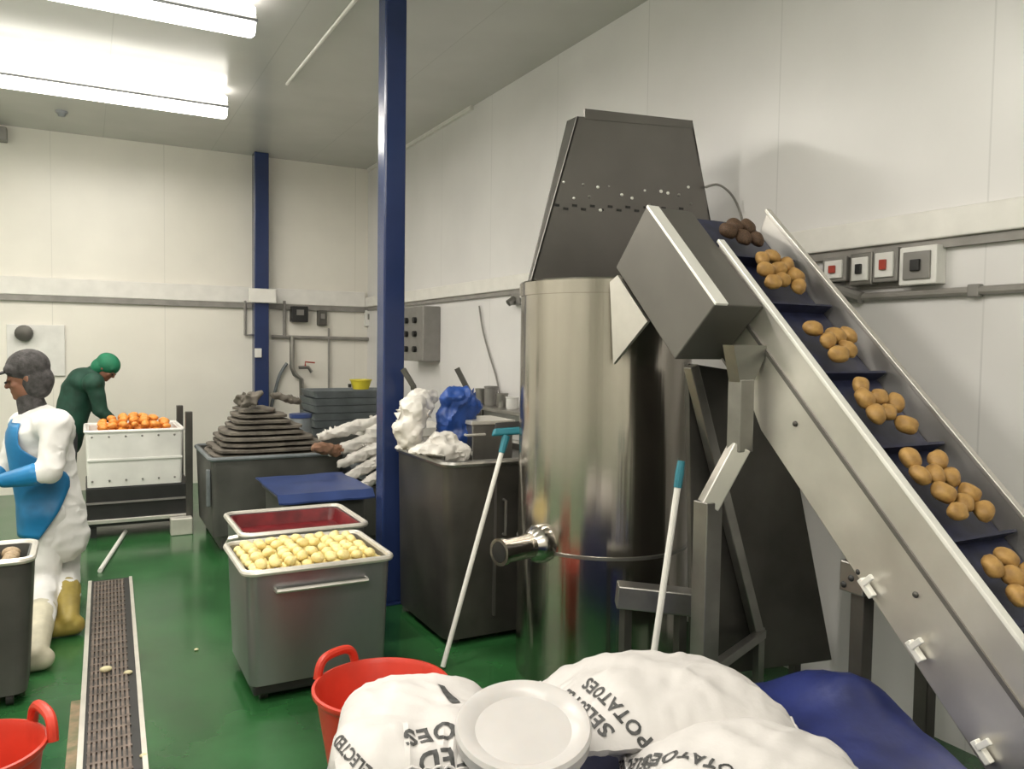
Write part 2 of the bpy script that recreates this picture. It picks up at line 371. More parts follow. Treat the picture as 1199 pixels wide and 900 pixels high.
# end rollers
for y_ in (YL-.04, YH+.03):
    c = cp(XN+.02, y_, BD+.06); MB().tube([c, c+Vector((XF-XN-.03, 0, 0))], .05, 18).build('roller', 'tube', conv)
# cleats under each cluster
def beltpoint(px, py, h): return at_plane(px, py, nrm, nrm.dot(cp(2.5, 1, BD))+h)
clusters = [
 ('topmost', [(862, 283), (872, 284), (869, 295), (881, 298), (858, 291)], 'umber'),
 ('second', [(893, 322), (906, 321), (911, 334), (896, 335), (929, 341), (916, 347), (905, 350), (934, 352), (921, 331)], 'potato'),
 ('third', [(957, 410), (991, 413), (991, 429), (968, 420), (977, 430), (979, 414)], 'potato'),
 ('fourth', [(1013, 478), (1027, 486), (1045, 492), (1030, 505), (1052, 514), (1040, 508), (1014, 490)], 'potato'),
 ('fifth', [(1067, 562), (1083, 580), (1101, 566), (1114, 585), (1107, 600), (1131, 612), (1117, 615), (1144, 617), (1095, 586), (1127, 598)], 'potato'),
 ('lowest', [(1184, 684), (1172, 695), (1197, 692), (1185, 702), (1198, 712), (1192, 722)], 'potato')]
for nm, pts, m in clusters:
    ys = min(beltpoint(px, py, .036).y for px, py in pts)-.055
    MB().prism([cp(XN+.025, ys, BD), cp(XN+.025, ys-.012, BD), cp(XN+.025, ys-.02, BD-.055), cp(XN+.025, ys-.012, BD-.055)], (XF-XN-.035, 0, 0)).build('cleat', 'belt', conv, False)
# under-pan of the trough
MB().prism([cp(XN+.013, YL, .335), cp(XN+.013, YH-.25, .335), cp(XN+.013, YH-.25, .345), cp(XN+.013, YL, .345)], (XF-XN-.015, 0, 0)).build('under_pan', 'dull', conv, False)
# clips and bolts along the lower edge
for (px, py) in ((1015, 688), (1072, 762), (1150, 880)):
    c = at(px, py, X=XN-.02); rotc = Matrix.Rotation(PI/4, 3, 'X')
    MB().box(c, (.025, .07, .022), rotc).box(c+Vector((-.012, -.01, .03)), (.014, .02, .05), rotc).build('clip', 'polish_lit', conv, False, .003)
for (px, py) in ((931, 496), (1072, 696)):
    c = at(px, py, X=XN-.002); MB().ell(c, (.008, .011, .011), seg=10, rings=6).build('bolt', 'dark', conv)
# drive box at the head
BX = 2.10
a, b, c, d = [at(*q, X=BX) for q in ((757, 241), (838, 356), (790, 421), (721, 313))]
MB().prism([a, b, c, d], (XN-BX-.002, 0, 0)).build('drive_box', 'boxsteel', conv, False, .006)
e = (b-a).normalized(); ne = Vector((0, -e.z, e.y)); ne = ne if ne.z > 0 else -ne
MB().prism([a+ne*.006, b+ne*.006, b-ne*.006, a-ne*.006], (.062, 0, 0)).build('lit_edge_strip', 'polish_lit', conv, False, .002)  # pale strip paints the lamplit top edge of the drive box
mb = MB(); mb.prism([at(723, 322, X=2.12), at(758, 376, X=2.12), at(718, 426, X=2.12), at(714, 330, X=2.12)], (.015, 0, 0)); mb.build('chute_cheek', 'plate', conv, False)
# square tube stand with a funnel top and a cranked middle
k0 = at(873, 428, X=2.27); k1 = at(868, 447, X=2.27); k2 = at(866, 528, X=2.27); k3 = at(829, 586, X=2.16)
def taper(p, q, w1, w2, dpt):
    mb = MB(); mb.loft([[p+Vector((x*w1, y*dpt, 0)) for x, y in ((-1, -1), (1, -1), (1, 1), (-1, 1))], [q+Vector((x*w2, y*dpt, 0)) for x, y in ((-1, -1), (1, -1), (1, 1), (-1, 1))]]); return mb
top = at(874, 404, X=2.27)
taper(top, k1, .095, .036, .03).build('funnel_bracket', 'tube', conv, False)
MB().tube([k1+Vector((0, 0, .01)), k2], .036, square=True).build('stand_tube', 'tube', conv, False, .004)
MB().tube([k2+Vector((0, 0, .02)), k3+Vector((0, 0, -.02))], .036, square=True).build('cranked_tube', 'plate', conv, False, .004)
MB().tube([k3, Vector((k3.x, k3.y, 0))], .04, square=True).build('stand_tube', 'tube', conv, False, .004)
MB().tube([at(809, 428, Y=2.62), at(887, 742, Y=2.62)], .024, square=True).build('brace_bar', 'tube', conv, False, .004)
z4 = at(887, 742, Y=2.62)
MB().tube([z4+Vector((.03, 0, 0)), Vector((k3.x, k3.y, z4.z))], .02, square=True).build('cross_bar', 'tube', conv, False, .004)
MB().tube([z4+Vector((.01, 0, .03)), Vector((z4.x+.01, z4.y, 0))], .018, square=True).build('foot_bar', 'tube', conv, False)
sa_, sb_ = at(722, 690, Y=2.80), at(816, 700, Y=2.62)
MB().tube([sa_+Vector((0, 0, -.02)), sb_+Vector((0, 0, -.02))], .05, square=True).build('side_beam', 'tube', conv, False, .006)
for q_ in (sa_+(sb_-sa_)*.12, sa_+(sb_-sa_)*.8):
    MB().tube([Vector((q_.x, q_.y, 0)), q_+Vector((0, 0, -.06))], .02, square=True).build('beam_leg', 'dark', conv, False)
# dark panel under the head
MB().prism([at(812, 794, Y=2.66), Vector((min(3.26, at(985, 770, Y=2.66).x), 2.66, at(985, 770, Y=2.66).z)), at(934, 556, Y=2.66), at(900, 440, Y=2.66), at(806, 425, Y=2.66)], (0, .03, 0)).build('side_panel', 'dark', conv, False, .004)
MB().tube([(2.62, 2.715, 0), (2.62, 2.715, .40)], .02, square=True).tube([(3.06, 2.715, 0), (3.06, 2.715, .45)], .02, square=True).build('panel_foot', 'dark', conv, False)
# legs
for x_ in (XN+.05, XF-.03):
    MB().tube([(x_, 1.84, 0), (x_, 1.84, 1.03)], .028, square=True).build('leg', 'dark', conv, False, .004)
    MB().tube([(x_, .75, 0), (x_, .75, .1)], .028, square=True).build('leg', 'dark', conv, False, .004)
c = at(1000, 676, X=XN+.02)
MB().box(c, (.03, .10, .11)).build('leg_bracket', 'tube', conv, False, .006)
for dy, dz in ((-.03, .03), (.03, -.03), (.0, .0)): MB().ell(c+Vector((-.016, dy, dz)), (.008, .012, .012), seg=8, rings=6).build('bolt', 'black', conv)
# potatoes on the belt
pot_me = {}
def potato_mesh(seed, mname, r=(.5, .4, .36)):
    key = (seed, mname)
    if key in pot_me: return pot_me[key]
    bm = bmesh.new(); bmesh.ops.create_icosphere(bm, subdivisions=3, radius=1)
    for v in bm.verts:
        k = 1+.16*noise.noise(v.co*1.1+Vector((seed*7.3, seed*3.1, 0)))+.05*noise.noise(v.co*2.7+Vector((seed, 0, 9)))
        v.co = Vector((v.co.x*r[0], v.co.y*r[1], v.co.z*r[2]))*k
    me = bpy.data.meshes.new(mname); bm.to_mesh(me); bm.free(); me.polygons.foreach_set('use_smooth', [True]*len(me.polygons))
    me.materials.append(M[mname]); pot_me[key] = me; return me
def put(name, me, loc, sc, rot, label, cat, group):
    o = bpy.data.objects.new(name, me); COL.objects.link(o); o.location = loc; o.scale = (sc,)*3; o.rotation_euler = rot
    return tag(o, label, cat, group)
rnd = random.Random(11)
base_rot = Matrix.Rotation(PI/4, 3, 'X')
for nm, pts, m in clusters:
    Q = [beltpoint(px, py, .036) for px, py in pts]
    Q = [[q.x, q.y*math.sqrt(2)] for q in Q]
    for _ in range(60):
        for a_ in range(len(Q)):
            for b_ in range(a_):
                dx, dy = Q[a_][0]-Q[b_][0], Q[a_][1]-Q[b_][1]; dd = math.hypot(dx, dy) or .001; k = max(0, .074-dd)/dd/2
                Q[a_][0] += dx*k; Q[a_][1] += dy*k; Q[b_][0] -= dx*k; Q[b_][1] -= dy*k
        for q in Q: q[0] = max(XN+.065, min(XF-.05, q[0]))
    for i, (px, py) in enumerate(pts):
        sc = rnd.uniform(.078, .088); lab = f'unpeeled brown potato in the {nm} cluster on the conveyor belt'
        if m == 'umber': lab = 'dark brown potato at the very top of the conveyor belt'
        yq = Q[i][1]/math.sqrt(2); pp = Vector((Q[i][0], 0, 0))+Vector((0, yq, 0)); pp.z = cp(2.5, pp.y, BD).z+(.038)*math.sqrt(2)
        put('potato', potato_mesh(i % 5, m), pp, sc, (base_rot @ Matrix.Rotation(rnd.uniform(0, PI), 3, 'Z')).to_euler(), lab, 'potato', f'potatoes of the {nm} belt cluster')
# cable loop on the hood
pts = [at(*q, Y=3.40) for q in ((826, 219), (840, 216), (853, 224), (862, 237), (868, 254), (869, 270), (860, 263), (848, 264), (838, 262))]
def smooth_pts(P, n=6):
    out = []
    for i in range(len(P)-1):
        p0, p1, p2, p3 = P[max(i-1, 0)], P[i], P[i+1], P[min(i+2, len(P)-1)]
        for k in range(n):
            s = k/n; out.append(.5*((2*p1)+(p2-p0)*s+(2*p0-5*p1+4*p2-p3)*s*s+(3*p1-p0-3*p2+p3)*s**3))
    out.append(P[-1]); return out
MB().tube(smooth_pts(pts), .007, 6).build('cable', 'greybox', peel)

# ------------------------------------------------------------------ wall fittings, right wall
def wbox(px, py, w, h, d): p = at(px, py, X=WALL_X); return p
p = at(522, 390, X=WALL_X)
zc = at(518, 390, X=WALL_X-.2)
t = thing('control_box', 'grey electrical control box with knobs on the right wall', 'control box', (WALL_X, zc.y, zc.z))
ya_, yb_ = 7.75, 8.35; z0_, z1_ = at(518, 424, X=WALL_X-.1).z, at(518, 357, X=WALL_X-.1).z
MB().bb(WALL_X-.2, WALL_X, ya_, yb_, z0_, z1_).build('enclosure', 'greybox', t, False, .012)
for zz in (.22, .5, .75):
    for yy in (.2, .45): MB().tube([(WALL_X-.2, ya_+yy, z0_+(z1_-z0_)*zz), (WALL_X-.235, ya_+yy, z0_+(z1_-z0_)*zz)], .032, 12).build('knob', 'black', t)
# conduits right wall
cz = at(1199, 337, X=WALL_X-.02).z
tag(MB().tube([(WALL_X-.02, 1.0, cz), (WALL_X-.02, 2.9, cz)], .019, 10).build('conduit', 'shadow_conduit'), 'horizontal grey conduit along the right wall behind the conveyor', 'conduit')
c = at(1142, 338, X=WALL_X-.02)
tag(MB().box((WALL_X-.02, c.y, cz), (.04, .05, .055)).build('conduit_clamp', 'greybox', None, False, .006), 'small clamp joint on the conduit at the right edge', 'clamp')
defs = [((1053, 1095, 288, 333), 'whiteplas', 'square white socket box rightmost of the wall cluster', .07),
        ((1022, 1050, 290, 330), 'greybox', 'grey switch box left of the white socket box', .06),
        ((995, 1020, 296, 334), 'tube', 'pale metal switch box in the middle of the wall cluster', .06),
        ((963, 990, 301, 330), 'greybox', 'dark grey switch box leftmost of the wall cluster', .05)]
for (xa, xb, yt, yb), m, lab, dp in defs:
    pa, pb = at(xa, yt, X=WALL_X-dp), at(xb, yb, X=WALL_X-dp); pm = at((xa+xb)/2, (yt+yb)/2, X=WALL_X-dp)
    w_ = abs(pa.y-pb.y); hh = at((xa+xb)/2, yt, X=WALL_X-dp).z-at((xa+xb)/2, yb, X=WALL_X-dp).z
    t = thing('switch_box', lab, 'switch box', (WALL_X, pm.y, pm.z))
    MB().box((WALL_X-dp/2, pm.y, pm.z), (dp, w_, hh)).build('back_box', m, t, False, .006)
    MB().box((WALL_X-dp-.004, pm.y, pm.z), (.012, w_*.72, hh*.72)).build('face_plate', 'greybox' if m == 'whiteplas' else 'whiteplas', t, False, .003)
    MB().box((WALL_X-dp-.016, pm.y, pm.z), (.014, w_*.25, hh*.3)).build('rocker', 'black' if m != 'greybox' else 'red', t, False, .003)
pm = at(1040, 312, X=WALL_X-.01)
tag(MB().box((WALL_X-.006, pm.y, pm.z+.0), (.012, .47, .20)).build('mounting_board', 'shadow_conduit', None, False, .004), 'dark backing board behind the switch boxes on the right wall', 'board')
q = at(985, 338, X=WALL_X-.03)
tag(MB().tube([(WALL_X-.03, q.y+.1, q.z+.02), (WALL_X-.03, q.y-.12, q.z-.05)], .03, 10).build('connector', 'greybox'), 'grey plug connector hanging under the switch boxes', 'connector')
# thin rail and fittings between the control box and peeler
ra = at(606, 350, X=WALL_X-.03)
t = thing('pipe_fitting', 'small grey pipe fitting on the right wall left of the peeler', 'fitting', (WALL_X, ra.y, ra.z))
MB().box((WALL_X-.03, ra.y, ra.z), (.06, .16, .10)).build('body', 'greybox', t, False, .01)
MB().tube([(WALL_X-.06, ra.y, ra.z), (WALL_X-.12, ra.y, ra.z-.04)], .03, 10).build('spout', 'tube', t)
pts = [at(*q, X=WALL_X-.02) for q in ((561, 358), (565, 385), (572, 412), (580, 438), (585, 460))]
tag(MB().tube(smooth_pts(pts), .008, 6).build('cable', 'greybox'), 'thin cable hanging down the right wall beside the control box', 'cable')
# taps / shelf
sa, sb = at(556, 478, X=3.22), at(606, 470, X=3.22)
zsh = 1.18
t = thing('wall_shelf', 'narrow steel wall shelf left of the peeler drum', 'shelf', (3.2, 5.9, zsh))
MB().bb(3.02, WALL_X, 5.2, 6.9, zsh-.03, zsh).build('board', 'tube', t, False, .004)
for y_ in (5.4, 6.7): MB().prism([(3.05, y_, zsh-.03), (WALL_X, y_, zsh-.03), (WALL_X, y_, zsh-.2)], (0, .02, 0)).build('bracket', 'dull', t, False)
for i, (px, py, r, h, m) in enumerate(((563, 474, .05, .14, 'tube'), (575, 472, .06, .17, 'greybox'), (588, 474, .05, .12, 'tube'), (600, 478, .055, .1, 'whiteplas'))):
    y_ = at(px, py, X=3.16).y
    y_ = max(5.3, min(6.8, y_)); lab = ['small steel pot leftmost on the wall shelf', 'tall grey pot second on the wall shelf', 'small steel pot third along the wall shelf', 'white tub rightmost on the wall shelf'][i]
    tag(MB().lathe([(r*.9, 0), (r, h*.1), (r, h*.9), (r*1.08, h*.92), (r*1.08, h), (r*.9, h), (r*.8, h*.2)], (3.16, y_, zsh), 18).build('pot', m), lab, 'pot')

# ------------------------------------------------------------------ back wall fittings
p0 = at(28, 405, Y=BACK_Y)
t = thing('hose_reel_board', 'white board with a dark round fitting on the back wall at left', 'wall fitting', (p0.x, BACK_Y, p0.z))
xa, xb = at(8, 400, Y=BACK_Y).x, at(76, 400, Y=BACK_Y).x
MB().bb(xa, xb, BACK_Y-.03, BACK_Y, at(40, 440, Y=BACK_Y).z, at(40, 380, Y=BACK_Y).z).build('board', 'whiteplas', t, False, .006)
q = at(28, 390, Y=BACK_Y-.06)
rq = Matrix.Rotation(PI/2, 3, 'X')
MB().lathe([(.03, -.03), (.085, -.03), (.09, 0), (.085, .05), (.04, .06)], q, 18, rq).build('dial', 'dark', t)
def onback(px0, px1, py0, py1, d, name, m, lab, cat, parts=()):
    a, b = at(px0, py0, Y=BACK_Y-d), at(px1, py1, Y=BACK_Y-d)
    t = thing(name, lab, cat, ((a.x+b.x)/2, BACK_Y, (a.z+b.z)/2))
    MB().bb(a.x, b.x, BACK_Y-d, BACK_Y, min(a.z, b.z), max(a.z, b.z)).build('casing', m, t, False, .008)
    MB().box(((a.x+b.x)/2, BACK_Y-d-.006, (a.z+b.z)/2+.02), ((b.x-a.x)*.45, .014, abs(a.z-b.z)*.35)).build('window', 'greybox', t, False, .003)
onback(342, 361, 358, 377, .14, 'meter_box', 'black', 'square black meter box under the trunking on the back wall', 'meter box')
onback(373, 383, 363, 381, .10, 'switch_box', 'dark', 'small dark switch box right of the black meter box', 'switch box')
onback(428, 437, 363, 382, .07, 'switch_box', 'whiteplas', 'small pale switch box beside the near blue column', 'switch box')
def wpipe(pts, r, m, name, lab, d=.05):
    P = [at(*q, Y=BACK_Y-d) for q in pts]
    return tag(MB().tube(P, r, 8).build(name, m), lab, 'pipe')
wpipe(((318, 394), (438, 397)), .022, 'shadow_conduit', 'conduit', 'horizontal grey conduit on the back wall below the meter box')
wpipe(((287, 352), (287, 392), (297, 392)), .016, 'shadow_conduit', 'conduit', 'bent grey conduit left of the far blue column')
wpipe(((333, 352), (333, 393)), .02, 'shadow_conduit', 'conduit', 'short vertical conduit right of the far blue column')
wpipe(((385, 384), (385, 462)), .014, 'shadow_conduit', 'conduit', 'thin vertical conduit below the small dark switch box')
wpipe(((342, 394), (342, 430), (345, 438), (353, 444), (354, 500)), .03, 'tube', 'water_pipe', 'kinked grey water pipe dropping down the back wall', .09)
P = smooth_pts([at(*q, Y=BACK_Y-.06) for q in ((336, 425), (328, 438), (322, 458), (317, 480), (316, 500))])
tag(MB().tube(P, .02, 8).build('hose', 'tray'), 'pale grey hose curving down beside the far blue column', 'hose')
q = at(350, 430, Y=BACK_Y-.12)
t = thing('tap', 'brass coloured tap with a lever on the back wall pipe', 'tap', q)
MB().tube([q, q+Vector((.12, 0, -.0)), q+Vector((.16, 0, -.06))], .022, 8).build('body', 'tube', t)
MB().tube([q+Vector((.08, 0, .02)), q+Vector((.08, 0, .07)), q+Vector((.2, 0, .06))], .01, 6).build('lever', 'red', t)

# ------------------------------------------------------------------ steel tubs
def bin_body(x0, x1, y0, y1, z0, z1, tp, th, inner_z, r=.05):
    mb = MB()
    mb.loft([rrect(x0+tp, x1-tp, y0+tp, y1-tp, z0, r), rrect(x0, x1, y0, y1, z1, r), rrect(x0+th, x1-th, y0+th, y1-th, z1, r*.7),
             rrect(x0+th+tp*.2, x1-th-tp*.2, y0+th+tp*.2, y1-th-tp*.2, inner_z, r*.7)])
    return mb
def rim_loop(x0, x1, y0, y1, z, r, th):
    return MB().tube(rrect(x0, x1, y0, y1, z, r, 5), th, 8, closed=True)
def steel_tub(name, label, x0, x1, y0, y1, z1, body, rim, inner_z, front_handle=True, side_handle=False, wheel_r=.034):
    t = thing(name, label, 'tub', ((x0+x1)/2, (y0+y1)/2, 0))
    bin_body(x0, x1, y0, y1, 2*wheel_r+.02, z1-.005, .018, .012, inner_z).build('body', body, t)
    MB().bb(x0+.035, x1-.035, y0+.03, y1-.03, wheel_r*1.1, 2*wheel_r+.022).build('base_skirt', 'black', t, False, .01)
    rim_loop(x0-.008, x1+.008, y0-.008, y1+.008, z1-.005, .055, .016).build('rim', rim, t)
    if front_handle:
        zz = z1-.095
        MB().tube([(x0+.13, y0+.012, zz), (x0+.13, y0-.03, zz), (x1-.13, y0-.03, zz), (x1-.13, y0+.012, zz)], .011, 8).build('handle', 'plate', t)
    if side_handle:
        MB().tube([(x0+.01, y0+.08, z1-.02), (x0-.06, y0+.08, z1-.03), (x0-.06, y0+.2, z1-.09), (x0+.012, y0+.2, z1-.09)], .014, 8).build('handle', rim, t)
    for i, (x, y) in enumerate(((x0+.09, y0+.09), (x1-.09, y0+.09), (x0+.09, y1-.09), (x1-.09, y1-.09))):
        MB().tube([(x-.018, y, wheel_r), (x+.018, y, wheel_r)], wheel_r, 16).build('caster', 'black', t)
    return t
steel_tub('steel_tub', 'stainless wheeled tub full of peeled potatoes, foremost of the tubs', .645, 1.345, 3.76, 4.36, .64, 'tub', 'rim', .58)
steel_tub('steel_tub', 'wheeled tub with a pale rim and dark red inside, behind the potato tub', .76, 1.46, 4.52, 5.14, .64, 'tub', 'rim', .12, False, True)
r2 = bin_body(.785, 1.435, 4.545, 5.115, .575, .635, .0, .008, .565, .045)
x0, x1, y0, y1 = .775, 1.445, 4.535, 5.125
tt = thing('liner', 'dark red plastic liner tray inside the pale-rimmed tub', 'liner', ((x0+x1)/2, (y0+y1)/2, .56))
mb = MB(); mb.loft([rrect(x0+.02, x1-.02, y0+.02, y1-.02, .545, .04), rrect(x0, x1, y0, y1, .63, .045), rrect(x0+.008, x1-.008, y0+.008, y1-.008, .63, .04), rrect(x0+.03, x1-.03, y0+.03, y1-.03, .555, .035)])
mb.build('tray', 'redliner', tt)
r2.bm.free()
# third tub under the blue sheet
steel_tub('steel_tub', 'dark wheeled tub capped with a blue sheet, left of the near blue column', 1.20, 1.80, 5.55, 6.25, .62, 'greybin', 'greybin', .1, False)
mb = MB()
n = 16
def sheet_z(u, v): return .662+.012*noise.noise(Vector((u*3, v*3, 1)))
g = [[Vector((1.15+.68*u/n, 5.47+.85*v/n, sheet_z(u/n, v/n)-(.05 if v == 0 else 0))) for u in range(n+1)] for v in range(n+1)]
def sheet(mb, g, th):
    lo = [[mb.bm.verts.new(p-Vector((0, 0, th))) for p in r] for r in g]; hi = [[mb.bm.verts.new(p) for p in r] for r in g]
    H, W_ = len(g), len(g[0])
    for j in range(H-1):
        for i in range(W_-1):
            mb.bm.faces.new((hi[j][i], hi[j][i+1], hi[j+1][i+1], hi[j+1][i])); mb.bm.faces.new((lo[j][i], lo[j+1][i], lo[j+1][i+1], lo[j][i+1]))
    for i in range(W_-1):
        for j, fl in ((0, 0), (H-1, 1)):
            f = (lo[j][i], lo[j][i+1], hi[j][i+1], hi[j][i]); mb.bm.faces.new(f if not fl else f[::-1])
    for j in range(H-1):
        for i, fl in ((0, 1), (W_-1, 0)):
            f = (lo[j][i], lo[j+1][i], hi[j+1][i], hi[j][i]); mb.bm.faces.new(f if not fl else f[::-1])
    return mb
tag(sheet(mb, g, .012).build('plastic_sheet', 'bluesheet'), 'flat blue plastic sheet lying over the dark tub', 'plastic sheet')

# peeled potatoes in the front tub
rnd = random.Random(5)
lab = 'peeled yellow potato heaped in the foremost steel tub'
def heap(name, m, lab, cat, group, x0, x1, y0, y1, z, s, nx, ny, layers=2, elong=(.5, .42, .36), crown=.0):
    for L in range(layers):
        mx, my = (nx, ny) if L == 0 else (nx-1, ny-1)
        for j in range(my):
            for i in range(mx):
                if L and rnd.random() < .22: continue
                dx, dy = (x1-x0)/nx, (y1-y0)/ny
                x = x0+dx*(i+.5+(.5 if L else 0))+rnd.uniform(-.12, .12)*dx
                y = y0+dy*(j+.5+(.5 if L else 0))+rnd.uniform(-.12, .12)*dy
                cu = (1-((x-(x0+x1)/2)/((x1-x0)/2))**2)*(1-((y-(y0+y1)/2)/((y1-y0)/2))**2)
                sc = s*rnd.uniform(.9, 1.1)
                put(name, potato_mesh(rnd.randrange(6), m, elong), (x, y, z+sc*.36+L*s*.58+cu*crown), sc, (rnd.uniform(-.3, .3), rnd.uniform(-.3, .3), rnd.uniform(0, PI)), lab, cat, group)
heap('peeled_potato', 'peeled', lab, 'potato', 'peeled potatoes in the steel tub', .668, 1.322, 3.785, 4.335, .588, .064, 10, 9, crown=.012)

# ------------------------------------------------------------------ white bin on black stand, back left
bx0, bx1, by0, by1 = -.01, .79, 7.62, 8.40
t = thing('bin_stand', 'low black steel stand with a pale bottom rail under the white bin', 'stand', (.39, 8, 0))
MB().bb(bx0, bx1+.03, by0+.02, by1, .10, .44).build('base_box', 'black', t, False, .01)
MB().bb(bx0, bx1, by0-.005, by0+.02, .13, .165).build('bottom_rail', 'plate', t, False, .004)
MB().bb(bx0, bx1+.02, by0-.003, by0+.02, .30, .315).build('ledge', 'greybox', t, False)
MB().bb(bx1-.008, bx1+.05, by0-.02, by0+.05, 0, 1.08).build('upright', 'dark', t, False, .004)
MB().bb(bx1-.008, bx1+.05, by1-.02, by1+.05, 0, 1.08).build('upright', 'dark', t, False, .004)
MB().bb(bx0, bx0+.08, by0+.05, by0+.13, 0, .1).build('foot', 'black', t, False)
q = at(212, 617, Y=by0-.06)
tag(MB().bb(q.x-.09, q.x+.09, by0-.14, by0-.03, 0, .15).build('block', 'rim', None, False, .008), 'pale block on the floor at the foot of the white bin', 'block')
t = thing('vegetable_bin', 'white rectangular bin heaped with orange vegetables near the back wall', 'bin', (.39, 8, .44))
bin_body(bx0, bx1-.025, by0, by1-.05, .445, .92, .012, .03, .80, .03).build('body', 'whitebin', t)
rim_loop(bx0, bx1-.025, by0, by1-.05, .925, .03, .014).build('rim', 'whitebin', t)
MB().bb(bx0+.01, bx1-.035, by0-.008, by0+.012, .67, .69).build('moulded_ridge', 'whitebin', t, False, .003)
for i in range(6):
    for s_, z_ in ((0, .88), (1, .50)): MB().ell((bx0+.05+i*.13, by0-.001, z_), (.009, .007, .009), seg=8, rings=6).build('rivet', 'greybox', t)
heap('orange_vegetable', 'orange', 'peeled orange vegetable piece heaped in the white bin', 'vegetable', 'orange vegetables in the white bin', bx0+.05, bx1-.075, by0+.05, by1-.1, .80, .086, 8, 8, 3, (.5, .36, .3), .10)

# ------------------------------------------------------------------ large dark pallet box with sacking, back middle
px0, px1, py0, py1 = .88, 1.98, 6.75, 7.75
t = thing('pallet_box', 'large dark grey pallet box right of the white bin', 'pallet box', ((px0+px1)/2, (py0+py1)/2, 0))
bin_body(px0, px1, py0, py1, .12, .76, .02, .03, .70, .05).build('body', 'greybin', t)
rim_loop(px0, px1, py0, py1, .755, .05, .018).build('rim', 'tray', t)
for x in (px0+.15, (px0+px1)/2, px1-.15): MB().bb(x-.07, x+.07, py0+.04, py1-.04, 0, .125).build('runner', 'greybin', t, False, .01)
MB().box((px0-.012, py0+.06, .52), (.03, .05, .3)).build('side_bracket', 'tray', t, False, .006)
def soft_slab(x0, x1, y0, y1, z0, z1, seed, amp=.02, n=14):
    mb = MB(); rings = []
    bm = mb.bm; bmesh.ops.create_cube(bm, size=1)
    bmesh.ops.subdivide_edges(bm, edges=bm.edges[:], cuts=n-1 if n < 8 else 7, use_grid_fill=True)
    for v in bm.verts:
        c = v.co*2
        k = 1-.10*(abs(c.x)**4*abs(c.y)**4)
        zf = c.z*(1-.55*max(abs(c.x), abs(c.y))**6)
        p = Vector(((x0+x1)/2+c.x*(x1-x0)/2*k, (y0+y1)/2+c.y*(y1-y0)/2*k, (z0+z1)/2+zf*(z1-z0)/2))
        d = noise.noise_vector(p*6+Vector((seed*5, 0, 0)))*amp
        v.co = p+Vector((d.x, d.y, d.z*.12))
    return mb
zt = .728
rs = random.Random(4); orders = ['lowest', 'second', 'third', 'fourth', 'fifth', 'sixth', 'seventh', 'eighth', 'topmost']
for i in range(9):
    h = .044; xa_ = px0+.05+i*.028+rs.uniform(-.02, .02); xb_ = px1-.05-i*.055+rs.uniform(-.03, .03)
    tag(soft_slab(xa_, xb_, py0+.05+i*.025+rs.uniform(0, .02), py1-.06-i*.02, zt, zt+h, i, .03).build('folded_sack', 'rag'),
        f'folded grey-brown sack, {orders[i]} in the pile on the dark pallet box', 'sack', 'folded sacks on the dark pallet box'); zt += h+.002
mb = MB(); cx_, cy_ = 1.36, 7.2
for i in range(14):
    a_ = i*2.1; k_ = .06+.02*(i % 5); mb.ell((cx_+k_*2.2*math.cos(a_), cy_+k_*1.4*math.sin(a_), zt+.035+.10*(1-k_/.15)), (.07+.02*(i % 3), .035, .04), Matrix.Rotation(a_*1.7, 3, 'Z') @ Matrix.Rotation(.5*math.sin(i), 3, 'Y'))
me = remesh(mb, .012, 2)
for v in me.vertices: v.co += v.normal*(-.03*abs(noise.noise(v.co*11)))
tag(link('net_bundle', me, 'rag'), 'crumpled dark bundle on top of the grey-brown sack pile', 'bundle')

# grey tray stack behind, near column
qx0, qx1 = at(366, 470, Y=8.6).x, at(460, 470, Y=8.6).x
t = thing('tray_trolley', 'low dark trolley carrying the stacked grey trays', 'trolley', ((qx0+qx1)/2, 8.9, 0))
MB().bb(qx0-.03, qx1+.03, 8.56, 9.25, .12, .70).build('deck', 'greybin', t, False, .01)
for x in (qx0+.08, qx1-.08):
    for y in (8.68, 9.12): MB().tube([(x-.02, y, .06), (x+.02, y, .06)], .06, 14).build('wheel', 'black', t)
zt = .70
ordn = ['lowest', 'second lowest', 'third', 'fourth', 'fifth', 'topmost']
for i in range(6):
    h = .082
    mb = MB(); o = .012*(i % 2)
    mb.loft([rrect(qx0+.03+o, qx1-.03+o, 8.62, 9.2, zt, .03), rrect(qx0+o, qx1+o, 8.59, 9.23, zt+h-.004, .035), rrect(qx0+.014+o, qx1-.014+o, 8.604, 9.216, zt+h-.004, .03), rrect(qx0+.04+o, qx1-.04+o, 8.63, 9.19, zt+.015, .03)])
    tag(mb.build('tray', 'tray'), f'grey plastic tray, {ordn[i]} of the stack behind the near blue column', 'tray', 'stacked grey trays'); zt += h
q = at(424, 452, Y=8.8)
t = thing('yellow_tub', 'yellow plastic tub sitting on the grey tray stack', 'tub', (q.x, 8.85, zt))
MB().lathe([(.09, 0), (.12, .1), (.128, .1), (.128, .112), (.11, .112), (.085, .01)], (q.x, 8.85, zt-.0), 20).build('body', 'yellow', t)
MB().lathe([(.001, .06), (.02, .06), (.02, .02), (.001, .02)], (q.x-.13, 8.85, zt), 10).build('knob', 'black', t)

